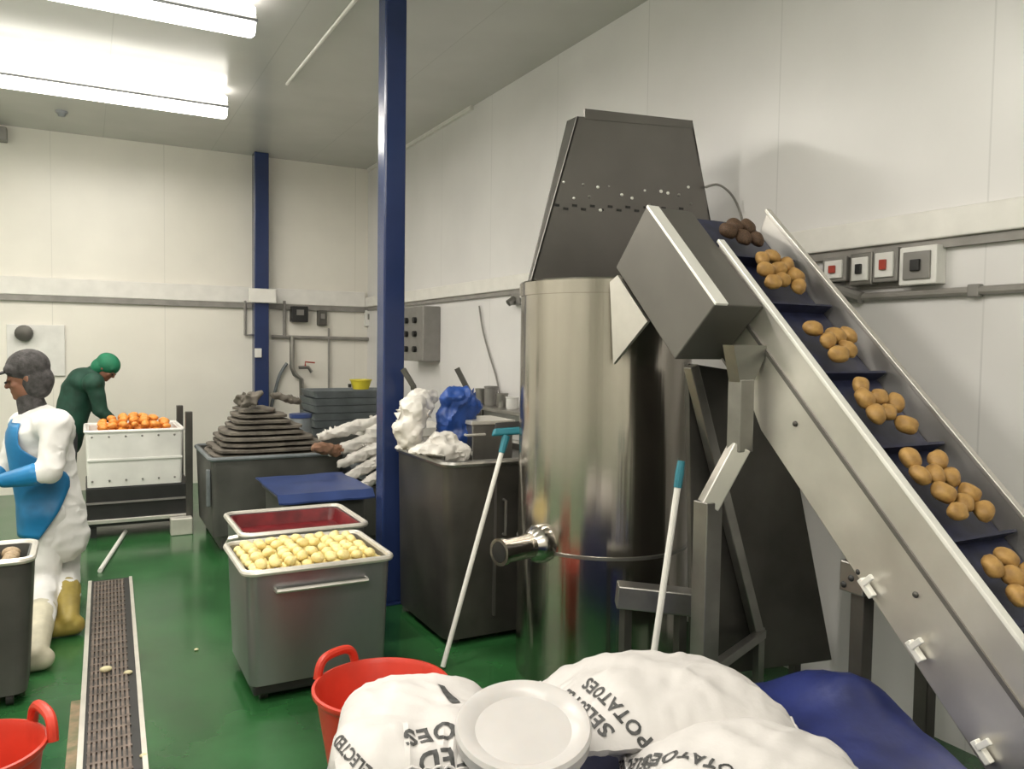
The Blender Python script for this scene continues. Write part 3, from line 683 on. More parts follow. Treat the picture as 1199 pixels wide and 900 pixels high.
# white bag pile on a dark crate behind the column
cx0, cx1, cy0, cy1 = 2.02, 2.95, 6.45, 7.35
t = thing('pallet_box', 'dark crate under the white rolled bags behind the near blue column', 'crate', ((cx0+cx1)/2, (cy0+cy1)/2, 0))
bin_body(cx0, cx1, cy0, cy1, .08, .50, .01, .03, .47, .04).build('body', 'greybin', t)
for x in (cx0+.12, cx1-.12): MB().bb(x-.06, x+.06, cy0+.03, cy1-.03, 0, .085).build('runner', 'greybin', t, False, .01)
rolls = [((372, 512), (445, 492), .058, 'whitebag'), ((384, 531), (445, 510), .058, 'whitebag'), ((395, 545), (446, 522), .056, 'whitebag'),
         ((404, 560), (446, 538), .056, 'whitebag'), ((420, 572), (448, 553), .054, 'whitebag'), ((366, 523), (396, 528), .055, 'brown')]
names = ['topmost', 'second from the top', 'third from the top', 'fourth from the top', 'lowest']
for i, (a, b, r, m) in enumerate(rolls):
    Yr = 6.62-.06*i if m != 'brown' else 6.45
    pa, pb = at(*a, Y=Yr), at(*b, Y=Yr+.12); d = pb-pa
    mb = MB(); P = [pa+d*(k/10) for k in range(11)]; R = [r*(.62+.38*math.sin(PI*min(1, k/5)/2))*(1+.12*noise.noise(Vector((k*.9, i*3.3, 0)))) for k in range(11)]
    P = [p+Vector((0, 0, .012*noise.noise(Vector((k*.7, i, 5))))) for k, p in enumerate(P)]
    mb.tube(P, R, 14); me = remesh(mb, .012, 2)
    for v in me.vertices: v.co += v.normal*(-.035*abs(noise.noise(Vector((v.co.x*7, v.co.y*7, v.co.z*15))))+.012*noise.noise(v.co*25))
    lab = f'rolled white bag, {names[i]} of the pile left of the near blue column' if m != 'brown' else 'brown paper bag end sticking out left of the white rolled bags'
    tag(link('rolled_bag', me, m), lab, 'bag', 'rolled white bags' if m != 'brown' else None)
# darker packed bags that carry the pile
zt = .495
for i in range(3):
    tag(soft_slab(cx0+.05+.03*i, cx1-.05, cy0+.08+.02*i, cy1-.06, zt, zt+.16, 20+i, .025).build('filled_bag', 'whitebag' if i else 'tray'),
        ['grey filled bag at the bottom of the pile behind the near blue column', 'white filled bag in the middle of the pile behind the column', 'white filled bag on top of the pile behind the column'][i], 'bag'); zt += .18
q = at(352, 490, Y=8.2)
t = thing('blue_drum', 'slim blue-grey drum standing right of the sack pile', 'drum', (q.x, 8.2, 0))
MB().lathe([(.10, 0), (.11, .02), (.11, .45), (.115, .46), (.11, .48), (.11, .93), (.10, .95)], (q.x, 8.2, 0), 20).build('body', 'tray', t)
MB().lathe([(.115, .945), (.115, .985), (.05, .99), (.001, .985)], (q.x, 8.2, 0), 20).build('lid', 'bluesheet', t)

# ------------------------------------------------------------------ steel vat left of the peeler
vx0, vx1, vy0, vy1, vz = 1.755, 2.62, 4.02, 4.84, 1.05
t = thing('steel_vat', 'dark stainless vat standing between the blue column and the peeler', 'vat', ((vx0+vx1)/2, (vy0+vy1)/2, 0))
bin_body(vx0, vx1, vy0, vy1, .04, vz-.01, .015, .03, vz-.05, .07).build('body', 'dark', t)
rim_loop(vx0, vx1, vy0, vy1, vz-.01, .07, .02).build('rim', 'tube', t)
for x in (vx0+.1, vx1-.1):
    for y in (vy0+.1, vy1-.1): MB().tube([(x, y, 0), (x, y, .05)], .03, 12).build('foot', 'black', t)
MB().bb(vx0+.30, vx0+.315, vy0-.004, vy0+.02, .15, vz-.04).build('door_edge', 'dull', t, False)
MB().tube([(vx0+.36, vy0-.0, .62), (vx0+.36, vy0-.03, .62), (vx0+.36, vy0-.03, .82), (vx0+.36, vy0, .82)], .009, 8).build('handle', 'tube', t)
# open lid stays
MB().tube([at(535, 431, Y=4.8), at(561, 482, Y=4.72), Vector((at(561, 482, Y=4.72).x, 4.72, vz-.03))], .017, square=True).build('lid_stay', 'dark', t, False)
MB().tube([at(472, 432, Y=4.8), at(484, 452, Y=4.74), Vector((at(484, 452, Y=4.74).x+.06, 4.74, vz-.03))], .014, square=True).build('lid_stay', 'dark', t, False)
ba, bb_ = at(560, 495, Y=4.3), at(612, 495, Y=4.3)
t = thing('steel_box', 'small steel box with a pale lid standing on the vat beside the peeler', 'box', ((ba.x+bb_.x)/2, 4.35, vz-.05))
MB().bb(at(553, 520, Y=4.3).x, 2.32, 4.3, 4.62, vz-.046, ba.z-.012).build('body', 'tube', t, False, .006)
MB().bb(at(553, 520, Y=4.3).x-.01, 2.33, 4.29, 4.63, ba.z-.012, ba.z+.012).build('lid', 'rim', t, False, .004)
MB().tube([(2.0, 4.31, ba.z-.07), (2.0, 4.28, ba.z-.07), (2.12, 4.28, ba.z-.07), (2.12, 4.31, ba.z-.07)], .008, 6).build('handle', 'rim', t)
# bags on the vat
def crumple(name, pts, m, lab, cat, group=None, vox=.014, amp=.022):
    mb = MB()
    for c, r in pts: mb.ell(c, r, Matrix.Rotation(random.uniform(-.5, .5), 3, 'Z'))
    me = remesh(mb, vox, 3)
    for v in me.vertices:
        d = .5-2.2*abs(noise.noise(v.co*9))-.9*abs(noise.noise(v.co*23)); v.co += v.normal*d*amp; v.co.z = max(v.co.z, zb+.006)
    for v in me.vertices:
        if v.co.z < vz+.03: v.co.x = max(v.co.x, vx0+.05); v.co.y = max(v.co.y, vy0+.05)
    return tag(link(name, me, m), lab, cat, group)
zb = vz-.05
def vp(px, py, Y): return at(px, py, Y=Y)
c1, c2, c3 = vp(484, 484, 4.48), vp(492, 472, 4.56), vp(503, 464, 4.6)
crumple('white_bag', [(c1, (.10, .09, .12)), (c2, (.09, .07, .09)), (c3, (.06, .05, .05)), (c1+Vector((-.03, 0, -.1)), (.10, .10, .12)), (Vector((c1.x+.05, 4.5, zb+.06)), (.16, .12, .08))], 'whitebag', 'crumpled white bag standing on the vat right of the near blue column', 'bag')
c1 = vp(537, 466, 4.42)
crumple('blue_bag', [(c1, (.12, .07, .08)), (c1+Vector((.04, 0, -.05)), (.11, .07, .09)), (c1+Vector((0, .03, -.13)), (.135, .08, .13)), (c1+Vector((.0, .03, -.24)), (.13, .08, .10))], 'bluebag', 'crumpled blue plastic bag on the vat', 'bag')
c1 = Vector((vp(510, 520, 4.25).x, 4.25, zb+.07))
crumple('white_cloth', [(c1, (.17, .10, .07)), (c1+Vector((.12, .03, .0)), (.12, .09, .07)), (c1+Vector((.06, .05, .07)), (.10, .08, .06))], 'whitebag', 'crumpled pale cloth lying on the front of the vat', 'cloth')

# ------------------------------------------------------------------ broom and pole
a, b = at(590, 520, Y=3.92), at(523, 764, Z=.08)
t = thing('broom', 'white-handled squeegee leaning upside down on the vat with a teal head', 'broom', (b.x, b.y, 0))
ax = (a-b).normalized()
MB().tube([b-ax*(b.z-.012)/ax.z, a], .0135, 10).build('handle', 'pole', t)
MB().tube([a-ax*.05, a+ax*.05], [.018, .024], 10).build('socket', 'teal', t)
sd = Vector((1, -.2, .05)).normalized(); rot = Matrix((sd, ax.cross(sd).normalized(), ax)).transposed()
MB().box(a+ax*.075, (.17, .04, .045), rot).build('head', 'teal', t, False, .01)
MB().box(a+ax*.112, (.165, .012, .04), rot).build('blade', 'black', t, False, .002)
a, b = at(797, 545, Y=2.50), at(764, 775, Y=2.47)
ax = (a-b).normalized(); foot = b-ax*(b.z-.014)/ax.z
t = thing('pole', 'white pole with a teal grip standing in front of the peeler drum', 'pole', (foot.x, foot.y, 0))
MB().tube([foot, a-ax*.08], .0135, 10).build('shaft', 'pole', t)
MB().tube([a-ax*.09, a-ax*.03, a+ax*.02], [.017, .018, .015], 10).build('grip', 'teal', t)

# ------------------------------------------------------------------ red tubs
def red_tub(c, label, R=.275, H=.37, hang=0.0):
    t = thing('red_tub', label, 'tub', c)
    MB().lathe([(.18, 0), (R*.72, .005), (R*.8, .1), (R*.96, H-.02), (R*1.0, H-.012), (R*1.03, H), (R*1.03, H+.014), (R*.985, H+.016), (R*.94, H-.004), (R*.77, .1), (R*.68, .02), (.02, .018)], c, 56).build('body', 'redtub', t)
    for s_ in (0, PI):
        A_ = hang+s_; u = Vector((math.cos(A_), math.sin(A_), 0)); v = Vector((-u.y, u.x, 0)); cc = Vector(c)+Vector((0, 0, H))
        P = [cc+u*R*.99+v*-.10, cc+u*(R*1.0)+v*-.085+Vector((0, 0, .05)), cc+u*(R*1.01)+v*-.045+Vector((0, 0, .075)), cc+u*(R*1.01)+v*.045+Vector((0, 0, .075)), cc+u*R+v*.085+Vector((0, 0, .05)), cc+u*R*.99+v*.10]
        MB().tube(smooth_pts(P, 4), .018, 10).build('handle', 'redtub', t)
q = at(447, 803, Z=.375)
red_tub((q.x, q.y, 0), 'red rubber tub with loop handles behind the left potato sack', R=.258, H=.37, hang=math.radians(116))
q = at(-32, 880, Z=.375)
red_tub((q.x, q.y, 0), 'red rubber tub cut off at the bottom left corner of the photo', R=.205, hang=math.radians(200))

# ------------------------------------------------------------------ sacks on the blue sheet
CR = Vector((.881, -.473, 0)).normalized(); CF = Vector((.473, .881, 0)).normalized()
def tarp_h(p):
    r = p.dot(CR); f = p.dot(CF)
    z = .525+.03*noise.noise(p*3)+.012*noise.noise(p*9)
    z += .105*math.exp(-((p.x-2.22)/.12)**2-((p.y-1.74)/.2)**2)
    return z
mb = MB(); n = 44
tx0, tx1, ty0, ty1 = .35, 2.30, .55, 2.30
# top in the camera-aligned rectangle
r0, r1, f0, f1 = -.60, 1.42, 1.30, 2.44
g = []
for j in range(n+1):
    row = []
    for i in range(n+1):
        r = r0+(r1-r0)*i/n; f = f0+(f1+.42*max(0, min(1, (r-.62)/.22))-f0)*j/n
        p = CR*r+CF*f
        if p.x > 2.30: p.x = 2.30-.0*(p.x-2.30)
        z = tarp_h(p)
        e = min(i, n-i, j, n-j)
        if e == 0: z = .02
        elif e == 1: z = .30
        elif e == 2: z -= .02
        row.append(Vector((p.x, p.y, z)))
    g.append(row)
tag(sheet(mb, g, .006).build('plastic_cover', 'tarp'), 'dark blue plastic cover spread under the white potato sacks', 'cover')

def make_sack(label, c, yaw, pitch, roll, L, W_, H, seed, bend=0.0, amp=.019, bottom=.45, boxy=.6):
    nu, nv = 46, 34
    bm = bmesh.new()
    R = Matrix.Rotation(yaw, 3, 'Z') @ Matrix.Rotation(pitch, 3, 'Y') @ Matrix.Rotation(roll, 3, 'X')
    def P(u, v, s):
        su = abs(u); sv = abs(v)
        h = max(0, 1-su**3.2)**boxy*max(0, 1-sv**2.6)**boxy
        x = L/2*u*(1-.05*sv**3); y = W_/2*v*(1-.07*math.cos(u*PI/2)*-.6)*(1-.10*su**4)
        z = (H if s > 0 else -H*bottom)*h+bend*(1-u*u)-bend*.5
        q = Vector((x*7, y*7, seed*4.7)); q2 = Vector((x*4+seed, y*16, seed))
        wr = noise.noise(q)+.35*noise.noise(q*2.3)+.5*noise.noise(q2)+.55-1.1*abs(noise.noise(Vector((x*5+y*7, y*5-x*3, seed*2.2))))-.9*abs(noise.noise(Vector((x*13-y*9, y*6+x*4, seed*1.3))))
        wr2 = noise.noise(Vector((u*2+seed, v*14, seed)))*(su**3)*1.4+noise.noise(Vector((u*14, v*2+seed, seed)))*(sv**3)
        z += amp*(wr+wr2)*s*(.25+.75*h)
        x += amp*.6*noise.noise(q+Vector((9, 0, 0))); y += amp*.6*noise.noise(q+Vector((0, 9, 3)))
        return Vector(c)+R @ Vector((x, y, z))
    top = [[bm.verts.new(P(-1+2*i/nu, -1+2*j/nv, 1)) for i in range(nu+1)] for j in range(nv+1)]
    bot = [[top[j][i] if i in (0, nu) or j in (0, nv) else bm.verts.new(P(-1+2*i/nu, -1+2*j/nv, -1)) for i in range(nu+1)] for j in range(nv+1)]
    for j in range(nv):
        for i in range(nu):
            bm.faces.new((top[j][i], top[j][i+1], top[j+1][i+1], top[j+1][i])); bm.faces.new((bot[j][i], bot[j+1][i], bot[j+1][i+1], bot[j][i+1]))
    bmesh.ops.recalc_face_normals(bm, faces=bm.faces)
    me = bpy.data.meshes.new('potato_sack'); bm.to_mesh(me); bvh = BVHTree.FromBMesh(bm); bm.free()
    o = link('potato_sack', me, 'sack'); tag(o, label, 'sack')
    for s_ in (1, -1):      # stitched end hem
        hem = [P(s_*.965, -.92+1.84*k/40, 1)+R @ Vector((0, 0, .004)) for k in range(41)]
        MB().tube(hem, .004, 6).build('stitched_hem', 'sack', o)
    return o, bvh, R
def lettering(sack, text, px, py, du, dv, size, Dguess, name='printed_lettering', bold=.03, shear=0, thick=.0):
    """print text on a sack: centre at the surface point seen at (px,py); du / dv are the reading and up directions"""
    o, bvh, R = sack
    d = (RC @ _ray(px, py)).normalized(); hit = bvh.ray_cast(EYE, d)
    if hit[0] is None: return
    c, nrm_ = hit[0], hit[1]
    if nrm_.dot(d) > 0: nrm_ = -nrm_
    du = (du-nrm_*du.dot(nrm_)).normalized(); dv = nrm_.cross(du).normalized()
    cu = bpy.data.curves.new('t', 'FONT'); cu.body = text; cu.size = size; cu.align_x = 'CENTER'; cu.align_y = 'CENTER'; cu.offset = bold*size*(1 if len(text) > 1 else .3); cu.resolution_u = 3; cu.space_character = 1.12
    to = bpy.data.objects.new('t', cu); COL.objects.link(to)
    me = bpy.data.meshes.new_from_object(to.evaluated_get(bpy.context.evaluated_depsgraph_get())); bpy.data.objects.remove(to)
    bm = bmesh.new(); bm.from_mesh(me); bmesh.ops.triangulate(bm, faces=bm.faces)
    for _ in range(3):
        es = [e for e in bm.edges if e.calc_length() > size*.16]
        if es: bmesh.ops.subdivide_edges(bm, edges=es, cuts=1); bmesh.ops.triangulate(bm, faces=bm.faces)
    keep = []
    for v in bm.verts:
        p = c+du*v.co.x*.9+dv*v.co.y+nrm_*.25
        h = bvh.ray_cast(p, -nrm_, .6)
        if h[0] is None: keep.append(v); v.co = c
        else: v.co = h[0]+h[1]*(.0025 if h[1].dot(nrm_) > 0 else -.0025)
    bmesh.ops.delete(bm, geom=keep, context='VERTS')
    me2 = bpy.data.meshes.new(name); bm.to_mesh(me2); bm.free()
    q = link(name, me2, 'ink', o, False); q['label'] = f'black printed word {text}'
YAW0 = math.atan2(CR.y, CR.x)
def cdir(deg): a = YAW0+math.radians(deg); return Vector((math.cos(a), math.sin(a), 0))
# support sacks below (mostly hidden) are covered by the sheet; the three top sacks and the front one:
c = at(778, 822, D=2.26); s_right = make_sack('white potato sack at right, its black print upside down, beside the blue cover', (c.x, c.y, c.z-.03), YAW0+math.radians(10), math.radians(4), math.radians(-4), .68, .50, .125, 3, bend=.03)
lettering(s_right, 'POTATOES', 716, 822, cdir(180-66), None, .05, 2.1)
lettering(s_right, 'SELECTED', 682, 828, cdir(180-66), None, .05, 2.1)
c = at(488, 846, D=2.10); s_left = make_sack('white potato sack at left in front of the red tub, print upside down', (c.x, c.y, c.z-.06), YAW0+math.radians(98), math.radians(3), 0, .54, .42, .13, 8, bend=.0, boxy=.36)
lettering(s_left, 'POTATOES', 556, 850, cdir(180+20), None, .068, 2.0)
lettering(s_left, 'SELECTED', 566, 880, cdir(180+20), None, .068, 2.0)
lettering(s_left, 'I', 526, 815, cdir(22), None, .2, 2.0, 'printed_bar')
lettering(s_left, 'SELECTED', 412, 884, cdir(180-58), None, .04, 2.0)
c = at(878, 893, D=1.95); s_front = make_sack('white potato sack lowest and nearest, cut off by the frame bottom', (c.x, c.y, c.z-.07), YAW0+math.radians(-2), math.radians(3), 0, .62, .44, .12, 13, bend=.03)
lettering(s_front, 'POTATOES', 812, 884, cdir(180-30), None, .05, 1.9)
lettering(s_front, 'SELECTED', 738, 894, cdir(180-30), None, .044, 1.9)

# bucket among the sacks
q = at(613, 848, D=1.92)
t = thing('white_bucket', 'white plastic bucket with a round milky lid wedged between two sacks', 'bucket', (q.x, q.y, q.z-.20))
Rb = Matrix.Rotation(math.radians(14), 3, CR)
org = Vector((q.x, q.y, q.z))
MB().lathe([(.02, -.19), (.128, -.19), (.132, -.18), (.15, -.03), (.15, -.012)], org, 48, Rb).build('body', 'lid', t)
MB().lathe([(.148, -.04), (.163, -.036), (.166, -.004), (.160, .006), (.150, .006), (.125, -.006), (.112, -.016), (.03, -.014), (.001, -.014)], org, 56, Rb).build('bucket_lid', 'lid', t)

# ------------------------------------------------------------------ bin at the left edge
t = thing('grey_bin', 'dark grey bin with pale contents at the left frame edge', 'bin', (-.62, 4.42, 0))
lx1 = at(37, 637, Y=4.22).x
bin_body(lx1-.70, lx1, 4.22, 4.62, .06, .69, .03, .025, .62, .06).build('body', 'greybin', t)
rim_loop(lx1-.70, lx1, 4.22, 4.62, .69, .06, .016).build('rim', 'rim', t)
for x in (lx1-.6, lx1-.1):
    for y in (4.3, 4.54): MB().tube([(x-.015, y, .032), (x+.015, y, .032)], .032, 12).build('caster', 'black', t)
heap('potato', 'wood', 'pale potato piled in the dark grey bin at the left edge', 'potato', 'pale potatoes in the left bin', lx1-.65, lx1-.05, 4.27, 4.57, .632, .074, 7, 4, 1)

# ------------------------------------------------------------------ people
def W(px, py, D): return at(px, py, D=D)
def hand(mb, wrist, d, palm_n, s=1.0, curl=.5, side=1):
    """palm and five curled fingers; d = finger direction, palm_n = palm normal"""
    d = d.normalized(); n = (palm_n-d*palm_n.dot(d)).normalized(); u = d.cross(n)*side
    pc = wrist+d*.05*s
    mb.ell(pc, (.046*s, .040*s, .018*s), Matrix((d, u, n)).transposed())
    for k, L in enumerate((.072, .08, .074, .058)):
        p = wrist+d*.085*s+u*(.028-.019*k)*s; a = 0; cur = p; r = .0092*s
        for seg in (.45, .32, .23):
            a += curl*.8; q = cur+(d*math.cos(a)+n*math.sin(a))*L*seg*s; mb.cap(cur, q, r, r*.9, 8); cur = q; r *= .9
    p = wrist+d*.025*s+u*.036*s; q = p+(d*.6+u*.7+n*.3).normalized()*.035*s; mb.cap(p, q, .011*s, .010*s, 8)
    mb.cap(q, q+(d*.9+u*.2+n*.4).normalized()*.03*s, .010*s, .0085*s, 8)
def head(mb, c, fwd, upv, s=1.0):
    fwd = fwd.normalized(); side = upv.cross(fwd).normalized(); upv = fwd.cross(side).normalized()
    R = Matrix((fwd, side, upv)).transposed()
    P = lambda x, y, z: c+R @ Vector((x, y, z))*s
    mb.ell(P(-.01, 0, .025), (.098*s, .077*s, .09*s), R, 20, 14)
    mb.ell(P(.025, 0, -.045), (.066*s, .058*s, .07*s), R, 18, 12)
    mb.ell(P(.07, 0, -.085), (.025*s, .025*s, .022*s), R)
    mb.cap(P(.090, 0, .012), P(.103, 0, -.018), .009*s, .014*s, 10)
    for y in (-.03, .03): mb.ell(P(.08, y, .018), (.014*s, .022*s, .010*s), R); mb.ell(P(.06, y*1.3, -.02), (.025*s, .022*s, .022*s), R)
    mb.ell(P(.084, 0, -.052), (.012*s, .026*s, .007*s), R); mb.ell(P(.082, 0, -.064), (.012*s, .022*s, .007*s), R)
    for y in (-.078, .078): mb.ell(P(-.01, y, 0), (.016*s, .010*s, .03*s), R)
    return P, R

# worker in white
fl1 = at(42, 772, Z=.06); fl2 = at(80, 732, Z=.06)
t = thing('person', 'person in a white coat, blue apron and grey knit hat bending at the left edge', 'person', ((fl1.x+fl2.x)/2, (fl1.y+fl2.y)/2, 0))
fw = (-CR*.88-CF*.47).normalized(); sv = Vector((0, 0, 1)).cross(fw)      # sv points to the person's left (towards the camera)
pel = W(64, 590, 4.92); ch = W(50, 512, 4.88); nk = W(42, 476, 4.86); hd = W(31, 443, 4.82)
sh1 = W(66, 498, 4.68); sh2 = W(28, 498, 5.06); el1 = W(58, 552, 4.58); el2 = W(10, 548, 5.02); wr1 = W(6, 562, 4.56); wr2 = W(-26, 566, 4.9)
hp1 = W(56, 598, 4.84); hp2 = W(72, 598, 5.00); kn1 = W(52, 682, 4.86); kn2 = W(76, 664, 5.12); an1 = Vector((fl1.x, fl1.y, .09)); an2 = Vector((fl2.x, fl2.y, .09))
mb = MB()
hf = (fw-Vector((0, 0, .28))).normalized(); P, R = head(mb, hd, hf, Vector((0, 0, 1)), 1.08)
mb.cap(nk-Vector((0, 0, .04)), hd-Vector((0, 0, .03)), .058, .055)
mb.cap(pel, ch, .13, .14); mb.cap(sh1, sh2, .07, .07); mb.cap(ch, nk, .13, .06)
for s_, e_, w_ in ((sh1, el1, wr1), (sh2, el2, wr2)):
    mb.cap(s_, e_, .055, .043); mb.cap(e_, w_, .042, .03); hand(mb, w_, w_-e_, Vector((0, 0, -1)), 1.0, .45)
for h_, k_, a_ in ((hp1, kn1, an1), (hp2, kn2, an2)):
    mb.cap(h_, k_, .09, .06); mb.cap(k_, a_, .058, .04); mb.cap(a_+Vector((0, 0, -.04)), a_+fw*.15+Vector((0, 0, -.05)), .04, .035)
body = link('body', remesh(mb, .008, 3), 'skin', t)
# coat
mb = MB()
mb.cap(pel-Vector((0, 0, .02)), ch, .165, .165); mb.cap(ch, nk-Vector((0, 0, .02)), .15, .075); mb.cap(sh1, sh2, .10, .10)
mb.ell(ch+Vector((0, 0, .03)), (.19, .19, .17))
mb.cap(pel, pel-Vector((0, 0, .20))-fw*.02, .17, .18)
for s_, e_ in ((sh1, el1), (sh2, el2)):
    mb.cap(s_, e_, .092, .075); 
mb.cap(el1, el1+(wr1-el1)*.35, .078, .06); mb.cap(el2, el2+(wr2-el2)*.35, .075, .06)
me = remesh(mb, .012, 5)
for v in me.vertices: v.co += v.normal*(.006*noise.noise(v.co*6)-.02*abs(noise.noise(Vector((v.co.x*7, v.co.y*7, v.co.z*10)))))
link('coat', me, 'coat', t)
mb = MB()
for h_, k_, a_ in ((hp1, kn1, an1), (hp2, kn2, an2)):
    mb.cap(h_, k_, .125, .092); mb.cap(k_, a_+(k_-a_)*.38, .09, .08)
me = remesh(mb, .012, 4)
for v in me.vertices: v.co += v.normal*(.006*noise.noise(v.co*7)-.018*abs(noise.noise(Vector((v.co.x*6, v.co.y*6, v.co.z*13)))))
link('trousers', me, 'coat', t)
for k_, a_, m in ((kn1, an1, 'boot'), (kn2, an2, 'boot2')):
    mb = MB(); mb.cap(a_+(k_-a_)*.55, a_, .083, .058); mb.cap(a_+Vector((0, 0, -.03))-fw*.03, a_+fw*.17+Vector((0, 0, -.042)), .058, .046)
    me = remesh(mb, .01, 3)
    for v in me.vertices: v.co.z = max(v.co.z, .002)
    link('boot', me, m, t)
# apron: a shell that wraps the front of coat and thighs, traced by casting rays onto the clothes
def wrap_shell(objs, rows, name, m, parent, gap=.014, th=.006):
    bm = bmesh.new(); off = root_loc(parent)
    for o in objs:
        me = o.data.copy(); me.transform(Matrix.Translation(off)); bm.from_mesh(me)
    bvh = BVHTree.FromBMesh(bm); bm.free(); G = []
    for (c0, a0, a1) in rows:
        row = []
        for k in range(29):
            a = math.radians(a0+(a1-a0)*k/28); d = fw*math.cos(a)+sv*math.sin(a)
            h = bvh.ray_cast(c0+d*.9, -d, 1.0)
            r = (h[0]-c0).dot(d) if h[0] is not None else .16
            row.append(max(.12, min(.30, r))+gap+.012)
        row = [sum(row[max(0, k-2):k+3])/len(row[max(0, k-2):k+3]) for k in range(29)]
        G.append([c0+(fw*math.cos(math.radians(a0+(a1-a0)*k/28))+sv*math.sin(math.radians(a0+(a1-a0)*k/28)))*row[k] for k in range(29)])
    bm = bmesh.new(); V = [[bm.verts.new(p) for p in r] for r in G]
    for j in range(len(V)-1):
        for i in range(28): bm.faces.new((V[j][i], V[j][i+1], V[j+1][i+1], V[j+1][i]))
    bmesh.ops.recalc_face_normals(bm, faces=bm.faces)
    me = bpy.data.meshes.new(name); bm.to_mesh(me); bm.free(); o = link(name, me, m, parent)
    sl = o.modifiers.new('th', 'SOLIDIFY'); sl.thickness = th; sl.offset = 1
    return o
mb = MB(); mb.cap(pel-Vector((0, 0, .02)), ch, .17, .172); mb.cap(ch, nk-Vector((0, 0, .02)), .155, .08); mb.cap(sh1, sh2, .09, .09); mb.cap(pel, pel-Vector((0, 0, .20))-fw*.02, .18, .19); torso = link('torso', remesh(mb, .02, 3), 'coat', t)
trs = [c_ for c_ in t.children if c_.name.startswith('trousers')][0]
rows = []
for k in range(24):
    f_ = k/23; z_ = nk.z-.09-f_*(nk.z-.09-.52)
    if z_ > pel.z: s_ = (z_-pel.z)/(ch.z-pel.z); c0 = pel+(ch-pel)*s_
    else: c0 = pel.copy()
    c0 = Vector((c0.x, c0.y, z_)); wd = 52+max(0, min(1, (f_-.2)*4))*72
    if f_ > .55: wd -= (f_-.55)*120
    rows.append((c0, -wd, wd))
wrap_shell([torso, trs], rows, 'apron', 'apron', t)
bpy.data.objects.remove(torso)
# sleeves / gloves
mb = MB(); mb.cap(el1+(wr1-el1)*.3, wr1, .068, .045); hand(mb, wr1, wr1-el1, Vector((0, 0, -1)), 1.18, .45); link('glove', remesh(mb, .008, 2), 'apron', t)
mb = MB(); mb.cap(el2+(wr2-el2)*.3, wr2, .066, .045); hand(mb, wr2, wr2-el2, Vector((0, 0, -1)), 1.18, .45); link('glove', remesh(mb, .008, 2), 'apron', t)
# hat with ear cover and beard snood
mb = MB(); mb.ell(P(-.026, 0, .062), (.122, .106, .108), R, 22, 14); mb.ell(P(-.045, 0, -.02), (.098, .104, .10), R, 18, 12)
mb.ell(P(-.04, 0, -.04), (.088, .102, .10), R)
mb.cap(P(.06, .055, .07), P(.06, -.055, .07), .034, .034)
hat = link('knit_hat', remesh(mb, .009, 6), 'hat', t)
MB().ell(P(.118, 0, .062), (.055, .075, .010), R, 16, 8).build('peak', 'hat', t)
mb = MB(); mb.cap(nk-Vector((0, 0, .035))+fw*.01, nk+Vector((0, 0, .045))+fw*.03, .085, .075); link('neck_scarf', remesh(mb, .01, 3), 'hat', t)
for y in (-.036, .036): MB().ell(P(.098, y, .006), (.009, .014, .007), R, 10, 8).build('eye', 'black', t)

# worker in green bending into the bin
t = thing('person', 'person in a dark green coat and green cap bent over the white bin', 'person', (-.2, 8.0, 0))
pel = W(76, 506, 7.75); ch = W(92, 456, 7.78); nk = W(112, 436, 7.8); hd = W(125, 431, 7.8)
fw = (CR*.9+CF*.1).normalized(); sv = Vector((0, 0, 1)).cross(fw)
sh1 = W(106, 452, 7.98); sh2 = W(110, 448, 7.62); el1 = W(116, 478, 7.98); el2 = W(118, 480, 7.66); wr1 = W(133, 494, 8.0); wr2 = W(133, 495, 7.72)
hp1 = W(76, 512, 7.88); hp2 = W(77, 512, 7.62); an1 = at(80, 605, Y=7.75); an1 = Vector((an1.x-.10, 7.80, .09)); an2 = Vector((an1.x+.03, 7.48, .09))
kn1 = (hp1+an1)/2+fw*.03; kn2 = (hp2+an2)/2+fw*.03
t.location = ((an1.x+an2.x)/2, (an1.y+an2.y)/2, 0)
mb = MB(); hf = (fw*.75-Vector((0, 0, .75))).normalized(); P, R = head(mb, hd, hf, (fw*.7+Vector((0, 0, .7))).normalized(), 1.0)
mb.cap(nk, hd, .055, .055); mb.cap(pel, ch, .12, .13); mb.cap(ch, nk, .12, .06); mb.cap(sh1, sh2, .065, .065)
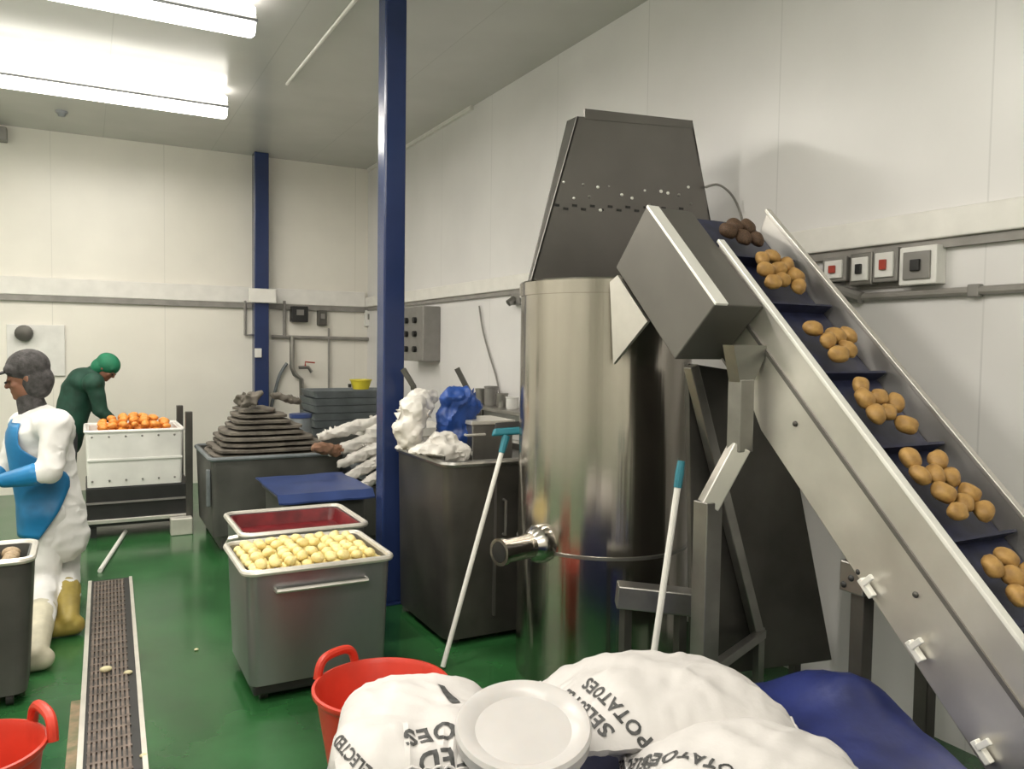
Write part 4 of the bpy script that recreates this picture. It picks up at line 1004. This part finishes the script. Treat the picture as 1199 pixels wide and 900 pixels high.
for s_, e_, w_ in ((sh1, el1, wr1), (sh2, el2, wr2)):
    mb.cap(s_, e_, .052, .042); mb.cap(e_, w_, .04, .03); hand(mb, w_, w_-e_, Vector((0, 0, -1)), .95, .4)
for h_, k_, a_ in ((hp1, kn1, an1), (hp2, kn2, an2)):
    mb.cap(h_, k_, .085, .058); mb.cap(k_, a_, .055, .04); mb.cap(a_+Vector((0, 0, -.04)), a_+fw*.14+Vector((0, 0, -.05)), .04, .034)
link('body', remesh(mb, .009, 3), 'skin', t)
mb = MB(); mb.cap(pel-Vector((0, 0, .10)), ch, .15, .155); mb.cap(ch, nk, .155, .085); mb.cap(sh1, sh2, .10, .10); mb.ell(ch+(nk-ch)*.3+Vector((0, 0, .03)), (.16, .18, .14))
for s_, e_, w_ in ((sh1, el1, wr1), (sh2, el2, wr2)): mb.cap(s_, e_, .085, .07); mb.cap(e_, e_+(w_-e_)*.75, .065, .055)
me = remesh(mb, .014, 4)
for v in me.vertices: v.co += v.normal*(.012*noise.noise(v.co*8))
link('coat', me, 'green', t)
mb = MB()
for h_, k_, a_ in ((hp1, kn1, an1), (hp2, kn2, an2)): mb.cap(h_, k_, .105, .08); mb.cap(k_, a_+(k_-a_)*.2, .08, .07)
link('trousers', remesh(mb, .013, 4), 'navy', t)
for k_, a_ in ((kn1, an1), (kn2, an2)):
    mb = MB(); mb.cap(a_+(k_-a_)*.4, a_, .07, .055); mb.cap(a_+Vector((0, 0, -.03))-fw*.03, a_+fw*.16+Vector((0, 0, -.045)), .055, .043)
    me = remesh(mb, .011, 3)
    for v in me.vertices: v.co.z = max(v.co.z, .002)
    link('boot', me, 'boot', t)
mb = MB(); mb.ell(P(-.02, 0, .045), (.118, .10, .10), R, 20, 14); mb.ell(P(-.06, 0, -.03), (.08, .088, .09), R); mb.cap(P(.05, .055, .05), P(.05, -.055, .05), .03, .03)
link('cap', remesh(mb, .01, 4), 'cap', t)
for y in (-.034, .034): MB().ell(P(.09, y, .004), (.008, .012, .007), R, 10, 8).build('eye', 'black', t)
